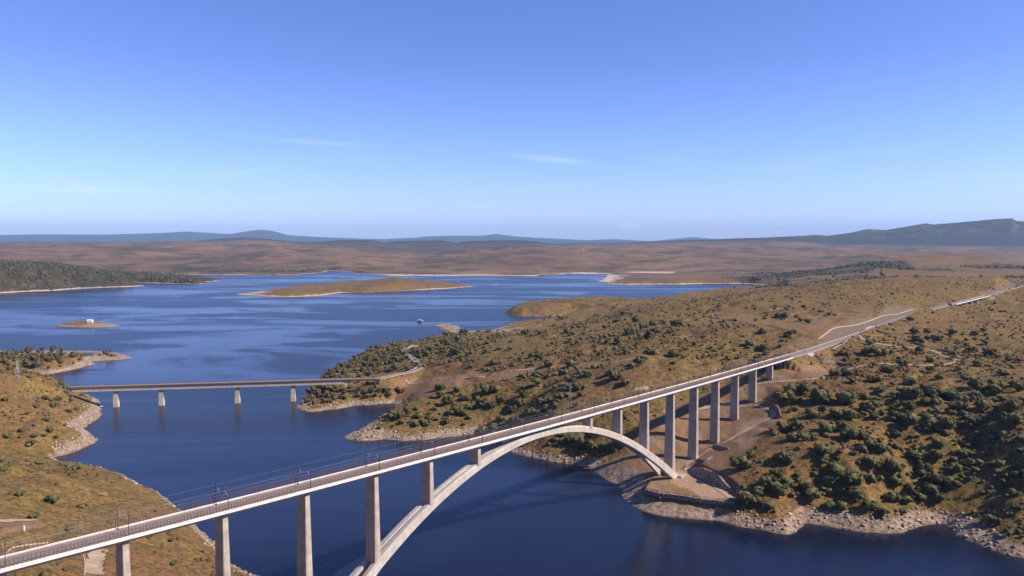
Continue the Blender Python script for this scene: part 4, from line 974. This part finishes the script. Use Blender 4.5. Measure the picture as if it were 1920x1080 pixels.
T = []   # (px, py, radius px, kind)
def add(lst, sx, ox, oy, kind='oak'):
    for x, y, r in lst: T.append((x / sx + ox, y / sx + oy, r / sx, kind))
add([(330,450,55),(385,395,25),(570,420,50),(600,400,30),(590,560,45),(480,560,45),(530,600,50),(420,600,40),(350,640,55),(540,500,40),(790,370,45),(790,430,35),(620,300,40),(570,250,40),(680,300,40),(730,300,35),(650,240,35),(560,80,45),(600,60,40),(640,95,30),(680,30,40),(610,40,40),(780,80,50),(920,90,55),(870,170,45),(730,170,45),(790,150,30),(1050,130,45),(1000,60,20),(1110,40,30),(1190,130,30),(1270,120,35),(1370,90,30),(1080,180,30),(930,180,40),(810,250,45),(930,280,50),(1010,290,35),(1050,340,40),(1120,370,45),(1280,210,50),(1240,190,35),(1400,230,45),(1490,240,50),(1450,200,35),(1690,130,45),(1760,40,40),(1290,60,50),(1400,40,40),(1850,140,55),(1850,200,55),(1560,90,40),(870,490,65),(820,540,45),(960,540,50),(1060,450,55),(1190,470,55),(1060,540,35),(1200,560,40),(1290,600,35),(1400,600,45),(1440,640,40),(1310,400,45),(1420,400,45),(1500,560,45),(1420,540,45),(980,620,45),(900,690,35),(1050,690,35),(1130,720,35),(1180,640,45),(720,620,50),(690,580,35),(830,690,35),(490,690,30),(430,660,30),(1340,640,35),(1260,650,35),(1340,500,30)], 3.0, 1280, 720)
add([(670,600,35),(830,590,38),(900,600,42),(960,600,35),(850,530,28),(990,590,30),(1160,450,36),(1170,500,32),(1210,520,36),(1260,450,30),(1320,500,40),(1260,490,25),(1425,452,35),(1640,440,22),(1575,465,25),(1655,525,25),(1560,580,30),(1520,540,22),(1680,600,45),(1730,620,25),(1820,640,28),(1890,650,25),(1600,670,30),(1475,705,28),(1270,715,28),(1330,770,28),(1515,770,30),(1770,735,35),(1130,365,25),(1200,580,30),(1280,645,35),(260,350,38),(220,340,25),(60,370,15),(125,355,15),(345,345,18),(375,370,18),(420,380,25),(510,308,18),(570,330,18),(610,335,18),(395,275,18),(195,285,15),(270,295,18),(110,450,28),(290,475,32),(325,450,20),(15,530,28),(120,570,32),(130,600,25),(80,640,28),(600,740,38),(690,740,42),(730,790,30),(310,850,42),(400,850,38),(260,910,45),(340,930,35),(480,910,45),(530,925,40),(670,910,50),(740,890,38),(860,780,32),(920,780,30),(930,860,30),(990,710,42),(1070,680,38),(1130,800,42),(1110,870,45),(1180,880,38),(1240,930,35),(1300,880,50),(1220,830,25),(1020,970,30),(1130,970,35),(840,990,38),(880,950,30),(1370,880,42),(1430,900,42),(1580,820,45),(1640,860,38),(1720,830,45),(1700,870,42),(1590,890,35),(1880,840,45),(1850,810,30),(1620,980,45),(1480,970,38),(1820,970,50)], 3.692, 1400, 500)
add([(600,740,25),(690,730,25),(580,790,25),(660,770,25),(510,820,25),(480,850,28),(640,840,28),(430,840,25),(310,880,25),(300,930,25),(380,940,18),(1035,735,22),(1120,730,18),(1270,720,22),(1285,735,18),(1235,650,16),(1200,690,13),(1580,620,14),(1655,660,25),(1750,735,42),(1700,700,25),(1620,730,28),(1560,780,25),(1500,780,20),(1760,680,25),(1880,680,36),(1740,840,32),(1700,880,25),(1870,850,36),(1670,900,30),(1450,855,16),(1380,960,30),(1290,910,28),(1170,910,28),(1120,870,28),(1070,860,22),(1010,880,18),(855,900,22),(830,940,20),(890,820,20),(950,820,22),(730,920,16),(740,890,14),(970,915,16),(1100,1010,32),(1300,1010,32),(1320,1040,32),(1540,980,36),(1600,1010,32),(1510,960,25),(1300,700,12),(1340,860,18),(1480,700,16),(1560,660,16),(1600,840,20),(780,800,16),(880,740,14)], 3.0, 640, 380)
add([(550,20,32),(560,60,28),(820,30,40),(870,30,32),(700,80,28),(650,30,26),(600,100,32),(680,160,32),(640,150,28),(790,110,32),(850,120,28),(900,90,28),(370,150,28),(330,180,28),(440,180,28),(500,190,26),(280,190,22),(420,230,22),(480,220,26),(600,210,26),(720,130,22),(1000,110,36),(1060,160,36),(1120,100,28),(1030,60,28),(960,150,28),(900,200,28),(980,210,32),(850,240,32),(800,260,28),(1160,150,32),(1200,130,28),(1270,60,22),(1300,310,36),(1350,340,36),(1400,350,40),(1480,360,28),(1530,370,24),(1240,330,20)], 3.0, 640, 720)
add([(300,650,36),(190,745,26),(110,620,22),(30,465,18),(385,815,20),(850,850,22),(960,840,20),(975,1010,24),(960,880,14),(200,290,20),(180,335,22),(120,260,18),(280,260,20),(320,300,16),(40,290,22),(30,85,18),(390,150,18),(430,140,16),(260,200,18),(330,80,20),(300,120,20)], 3.0, 0, 720)
# taller brownish trees on the promontory and beside the road bridge
add([(220,520,45),(170,570,30),(330,560,40),(390,540,35),(650,520,50),(600,560,45),(700,560,40),(820,530,50),(850,620,40),(760,600,40),(640,640,40),(560,680,40),(700,700,40),(380,650,45),(300,700,40),(430,730,50),(330,740,40),(100,620,45),(40,620,40),(180,650,35),(50,690,35),(1000,550,25),(1080,570,25),(1180,520,30),(1180,600,35),(1120,590,28),(1250,580,28),(1310,590,28),(1350,600,20),(950,590,28),(480,560,30),(500,640,30)], 6.0, 0, 560, 'tall')
add([(200,740,45),(160,790,40),(240,790,40),(110,830,38),(290,800,38),(70,850,32),(130,870,25),(220,850,30),(450,470,22),(470,490,22),(430,510,20),(270,600,30),(330,580,28),(240,620,26),(390,620,26),(360,560,20),(550,780,30),(620,770,28),(650,740,26),(840,760,32),(880,770,24)], 4.5, 560, 560, 'tall')
print('listed trees', len(T))
# phrases for where a tree stands
LM = [((1262, 905), 'near the arch foot'), ((1330, 770), 'between the far piers'), ((1500, 985), 'above the rocky point at the lower right'), ((1680, 950), 'above the pale rocks at the lower right'), ((1790, 880), 'in the dark gully at the right'),
      ((1560, 850), 'on the slope right of the far piers'), ((1480, 740), 'just right of the far abutment'), ((1640, 690), 'below the bend of the dirt track'), ((1740, 620), 'above the winding dirt track'), ((1880, 700), 'on the right edge of the plateau slope'), ((1700, 780), 'in the middle of the right slope'), ((1860, 800), 'high on the right slope'),
      ((1470, 600), 'left of the railway cutting'), ((1300, 640), 'on the hill behind the far piers'), ((1220, 590), 'along the top of the middle hill'), ((1120, 690), 'on the middle hill behind the arch crown'), ((1060, 780), 'on the bank under the arch crown'), ((900, 700), 'on the slope above the small cove'),
      ((800, 790), 'on the headland left of the arch'), ((820, 640), 'on the hill beside the winding road'), ((700, 650), 'on the point behind the road bridge'), ((620, 730), 'at the right end of the road bridge'), ((930, 800), 'on the bank right of the headland'), ((90, 655), 'on the left promontory'), ((215, 660), 'at the tip of the left promontory'), ((60, 770), 'on the left hill above the road bridge end'), ((130, 940), 'on the left hill behind the railway deck'), ((300, 1010), 'on the left bank under the railway deck')]
placed = []
for px, py, r, kind in T:
    p = hit(px, py + r * (0.45 if kind == 'oak' else 0.9))
    if p is None or p.z < 1.5: continue
    rr = max(r * p.y / F * 1.20, 2.1)
    if kind == 'tall': rr *= 0.85
    q = to_px(p.x, p.y, p.z); j = min(range(len(LM)), key=lambda i: (LM[i][0][0] - q[0]) ** 2 + 1.6 * (LM[i][0][1] - q[1]) ** 2)
    placed.append([p, rr, kind, j, q])
# fill up to about 300 oaks in the dense stands
DENSE = [((1700, 850), (150, 120), 55), ((1850, 850), (80, 150), 60), ((1560, 780), (110, 60), 25), ((1850, 970), (75, 40), 14), ((1640, 930), (110, 25), 16), ((1700, 760), (180, 50), 30)]
def density_pts(c, e, n, seed):
    r = random.Random(seed); out = []
    while len(out) < n:
        a, b_ = r.uniform(-1, 1), r.uniform(-1, 1)
        if a * a + b_ * b_ <= 1: out.append((c[0] + a * e[0], c[1] + b_ * e[1]))
    return out
n_oak = sum(1 for q in placed if q[2] == 'oak')
for k, (c, e, n) in enumerate(DENSE):
    for px, py in density_pts(c, e, n, 50 + k):
        if n_oak >= 300 or px > 1930: continue
        p = hit(px, py)
        if p is None or p.z < 7: continue
        q = to_px(p.x, p.y, p.z); j = min(range(len(LM)), key=lambda i: (LM[i][0][0] - q[0]) ** 2 + 1.6 * (LM[i][0][1] - q[1]) ** 2)
        placed.append([p, random.uniform(4.0, 8.0), 'oak', j, q]); n_oak += 1
print('oaks', n_oak, 'all', len(placed))
bysz = {}
for t_ in placed:
    app = t_[1] * F / t_[0].y
    t_.append('large' if app > 19 else 'medium' if app > 12 else 'small'); bysz.setdefault((t_[2], t_[3], t_[5]), []).append(t_)
for key, lst in bysz.items():
    lst.sort(key=lambda q: q[4][0])
    for k, t_ in enumerate(lst):
        kd = 'dark oak' if key[0] == 'oak' else 'tall brownish tree'
        if len(lst) == 1: t_.append('only %s %s %s' % (key[2], kd, LM[key[1]][1]))
        else: t_.append('%s %s %s, %s from left' % (key[2], kd, LM[key[1]][1], ords[k]))
for p, rr, kind, j, q, size, lab in placed:
    z = grid_z(p.x, p.y); t = bpy.data.objects.new('oak_tree' if kind == 'oak' else 'tall_tree', None); SC.collection.objects.link(t)
    t.location = (p.x, p.y, z - 0.15); a = random.uniform(0, 6.28); t.rotation_euler = (0, 0, a)
    sz = random.uniform(0.80, 1.15); t.scale = (rr, rr * random.uniform(0.85, 1.1), rr * sz); t.empty_display_size = 1
    tag(t, lab, 'tree', 'holm oaks scattered over the slopes' if kind == 'oak' else 'taller trees by the road bridge and promontory')
    c = bpy.data.objects.new('crown', random.choice(CM[kind])); SC.collection.objects.link(c); c.parent = t
    c = bpy.data.objects.new('trunk', TM[kind]); SC.collection.objects.link(c); c.parent = t

# ------------------------------------------------------------------ uncountable cover: scrub, small oaks, far woods, shore rocks
def scatter(name, pts, radii, bases, mat, flat=0.75, seed=1):
    r = np.random.default_rng(seed); Vs, Fs = [], []; n = 0
    order = r.integers(0, len(bases), len(pts))
    for b in range(len(bases)):
        m = order == b
        if not m.any(): continue
        V, Fc = bases[b]; P = pts[m]; S = radii[m]; k = len(P); A = r.random(k) * 6.283; ca, sa = np.cos(A), np.sin(A)
        X = V[None, :, 0] * ca[:, None] - V[None, :, 1] * sa[:, None]; Y = V[None, :, 0] * sa[:, None] + V[None, :, 1] * ca[:, None]
        sq = flat * (0.7 + 0.6 * r.random((k, 1)))
        Q = np.stack([X * S[:, None], Y * S[:, None], V[None, :, 2] * S[:, None] * sq], -1) + P[:, None, :]
        Vs.append(Q.reshape(-1, 3)); Fs.append((Fc[None] + (np.arange(k) * len(V))[:, None, None]).reshape(-1, 3) + n); n += k * len(V)
    me = np_mesh(name, np.vstack(Vs), np.vstack(Fs), mat); o = bpy.data.objects.new(name, me); SC.collection.objects.link(o); o['kind'] = 'stuff'; return o
def rnd_ico(base, seed, amp=0.4, lift=0.45):
    V, Fc = base; r = np.random.default_rng(seed); P = V * (1 + (r.random(len(V)) - 0.5) * 2 * amp)[:, None]; P = P.copy(); P[:, 2] += lift; return P, Fc
# candidate vertices come from the ground sheet itself
inview = (UPX > -60) & (UPX < 1980) & (GZ > 0.3)
cell = np.gradient(rad)[np.repeat(np.arange(NR), NA)] * GY * (np.radians(100) / NA)   # area per vertex
def pick(mask, per_area, seed):
    r = np.random.default_rng(seed); pr = per_area * cell * mask
    sel = np.where(r.random(GX.size) < pr)[0]
    j = (r.random((len(sel), 2)) - 0.5) * 2 * np.sqrt(cell[sel])[:, None]
    x = GX[sel] + j[:, 0]; y = GY[sel] + j[:, 1]
    z = np.array([grid_z(a, b_) for a, b_ in zip(x, y)])
    ok = z > 0.2
    return np.stack([x, y, z], 1)[ok], sel[ok]
dT_, _ = line_info(GX, GY, track)
uu = (GX - 17.511) * CT + (GY - 526.927) * ST + 192; ll = np.abs((GX - 17.511) * ST - (GY - 526.927) * CT)
wooded = zone([(-60, 652), (60, 648), (160, 652), (215, 660), (240, 668), (215, 672), (160, 676), (120, 690), (60, 692), (0, 694), (-60, 694)], 1000, 1500)
clear = (bare < 0.5) & (GCUT < 0.5) & (dT_ > 14)
patch = np.clip((fbm(GX, GY, 140, 4, 21.0) + 0.25) * 2.2, 0.05, 1.5)
m = inview & (GZ > 9) & (GY < 2600) & clear
base_small = [rnd_ico(ICO1, 300 + i, 0.35) for i in range(8)]
pts, _ = pick(m * patch * np.clip(1.9 - GY / 700, 0.15, 1.4), 0.060, 5)
print('scrub', len(pts)); o = scatter('scrub', pts, 0.45 + 2.0 * rng.random(len(pts)) ** 3, base_small, M_SCRUB, 0.8, 2)
tag(o, 'low olive and brown scrub speckling the dry hillsides', 'scrub')
# more small oaks than anyone could list
dens = np.zeros(GX.shape)
for cx, cy, rx, ry, v in [(1800, 880, 170, 140, 1.9), (1600, 850, 150, 130, 1.1), (1700, 760, 220, 60, 0.9), (1250, 640, 220, 45, 0.45), (1080, 700, 220, 60, 0.45), (1540, 935, 110, 40, 1.7), (1720, 940, 110, 25, 1.5), (1480, 960, 60, 25, 1.2), (900, 780, 160, 50, 0.9), (1080, 790, 120, 60, 1.4), (820, 650, 100, 40, 1.0), (680, 680, 70, 30, 1.2), (130, 780, 90, 70, 0.9), (60, 900, 120, 60, 0.25), (60, 700, 90, 40, 0.3), (1400, 600, 120, 40, 0.2)]:
    dens = np.maximum(dens, v * np.exp(-((UPX - cx) / rx) ** 2 - ((UPY - cy) / ry) ** 2))
dens = dens * np.clip((fbm(GX, GY, 60, 3, 31.0) + 0.2) * 3, 0.15, 1.6)
base_oak = [(lambda A: A)(crown_arrays(400 + i, 5, 70)) for i in range(5)]
pts, _ = pick((inview & (GZ > 8) & (GY < 2400) & clear) * dens, 0.0085, 6)
print('small oaks', len(pts)); o = scatter('oak_scrub', pts, 2.0 + 3.6 * rng.random(len(pts)), base_oak, M_OAK, 0.85, 3)
tag(o, 'smaller dark oaks crowding between the bigger trees on the slopes', 'oak scrub')
base_tall = [crown_arrays(600 + i, 6, 90, 1.15, 0.95) for i in range(5)]
wd2 = np.maximum(wooded, 0.8 * zone([(562, 752), (590, 700), (640, 690), (660, 725), (740, 722), (745, 745), (660, 752), (600, 758)], 950, 1250))
wd2 = np.maximum(wd2, 0.7 * zone([(605, 702), (640, 682), (700, 655), (745, 650), (755, 665), (740, 690), (690, 705), (640, 708)], 1000, 1600))
pts, _ = pick((inview & (GZ > 3.5)) * wd2, 0.007, 16)
o = scatter('mixed_wood', pts, 2.6 + 3.0 * rng.random(len(pts)), base_tall, M_BROWNT, 1.0, 13)
tag(o, 'brownish green woodland on the promontory and round the bridge end', 'wood')
# far woods
pts, sel = pick((inview & (GY > 2500) & (GY < 5200) & (GZ > 9)) * (wood * np.where(GX < -500, 1.0, np.clip((fbm(GX, GY, 190, 3, 41.0) + 0.02) * 5, 0.08, 1))), 0.0019, 7)
print('far wood', len(pts)); o = scatter('far_wood', pts, 3.5 + 5 * rng.random(len(pts)), base_small, M_FARW, 0.7, 4)
tag(o, 'dark woods on the far lake shores', 'wood')
pts, sel = pick((inview & (GY > 1300) & (GY < 3200) & (GZ > 12)) * np.clip(fbm(GX, GY, 260, 3, 51.0) * 3, 0.08, 1), 0.00022, 8)
o = scatter('distant_scrub', pts, 2.5 + 2.5 * rng.random(len(pts)), base_small, M_OAK, 0.7, 5); print('distant scrub', len(pts))
tag(o, 'dark bushes dotted over the plateau', 'scrub')
# rocks of the drawdown belt
base_rock = [rnd_ico(ICO1, 500 + i, 0.45, 0.05) for i in range(8)]
base_rock = [(np.round(V * 1.6) / 1.6 * 0.5 + V * 0.5, Fc) for V, Fc in base_rock]
beach = zone([(1180, 940), (1380, 945), (1378, 985), (1200, 965)], 0, 900) > 0.5
m = inview & (GZ < BELT + 1.0) & (GZ > -0.3) & (GY < 1300) & (~beach) & (bare < 0.5) & (GX + GY > -1e9) & ~((GX < -60) & (GY < 780) & (rng.random(GX.size) < 0.8)) & (GZ < np.where((GY < 760) & (GX > 60) & (UPX < 1390), 11, 99))
pts, _ = pick(m * np.clip((fbm(GX, GY, 18, 3, 61.0) + 0.45) * 1.6, 0.15, 1.3), 0.42, 9)
print('rocks', len(pts)); o = scatter('shore_rocks', pts, 0.3 + 1.3 * rng.random(len(pts)) ** 3, base_rock, M_ROCK, 0.8, 6)
tag(o, 'pale broken rocks along the exposed shore belt', 'rocks')

# ------------------------------------------------------------------ haze
hz = bpy.data.materials.new('haze'); hz.use_nodes = True; hn = hz.node_tree.nodes; hl = hz.node_tree.links
for n in list(hn):
    if n.type == 'BSDF_PRINCIPLED': hn.remove(n)
pv = hn.new('ShaderNodeVolumePrincipled'); pv.inputs['Density'].default_value = 2.1e-5
pv.inputs['Color'].default_value = (0.38, 0.64, 1.0, 1); pv.inputs['Anisotropy'].default_value = 0.0
out = [n for n in hn if n.type == 'OUTPUT_MATERIAL'][0]; hl.new(pv.outputs[0], out.inputs['Volume'])
mb = MB(); mb.box((0, 21500, 492), 130000, 46000, 1016); h = mb.build('haze', hz); tag(h, 'thin bluish air over the lake and hills', 'haze', kind='stuff')
hz.cycles.homogeneous_volume = True if hasattr(hz.cycles, 'homogeneous_volume') else None
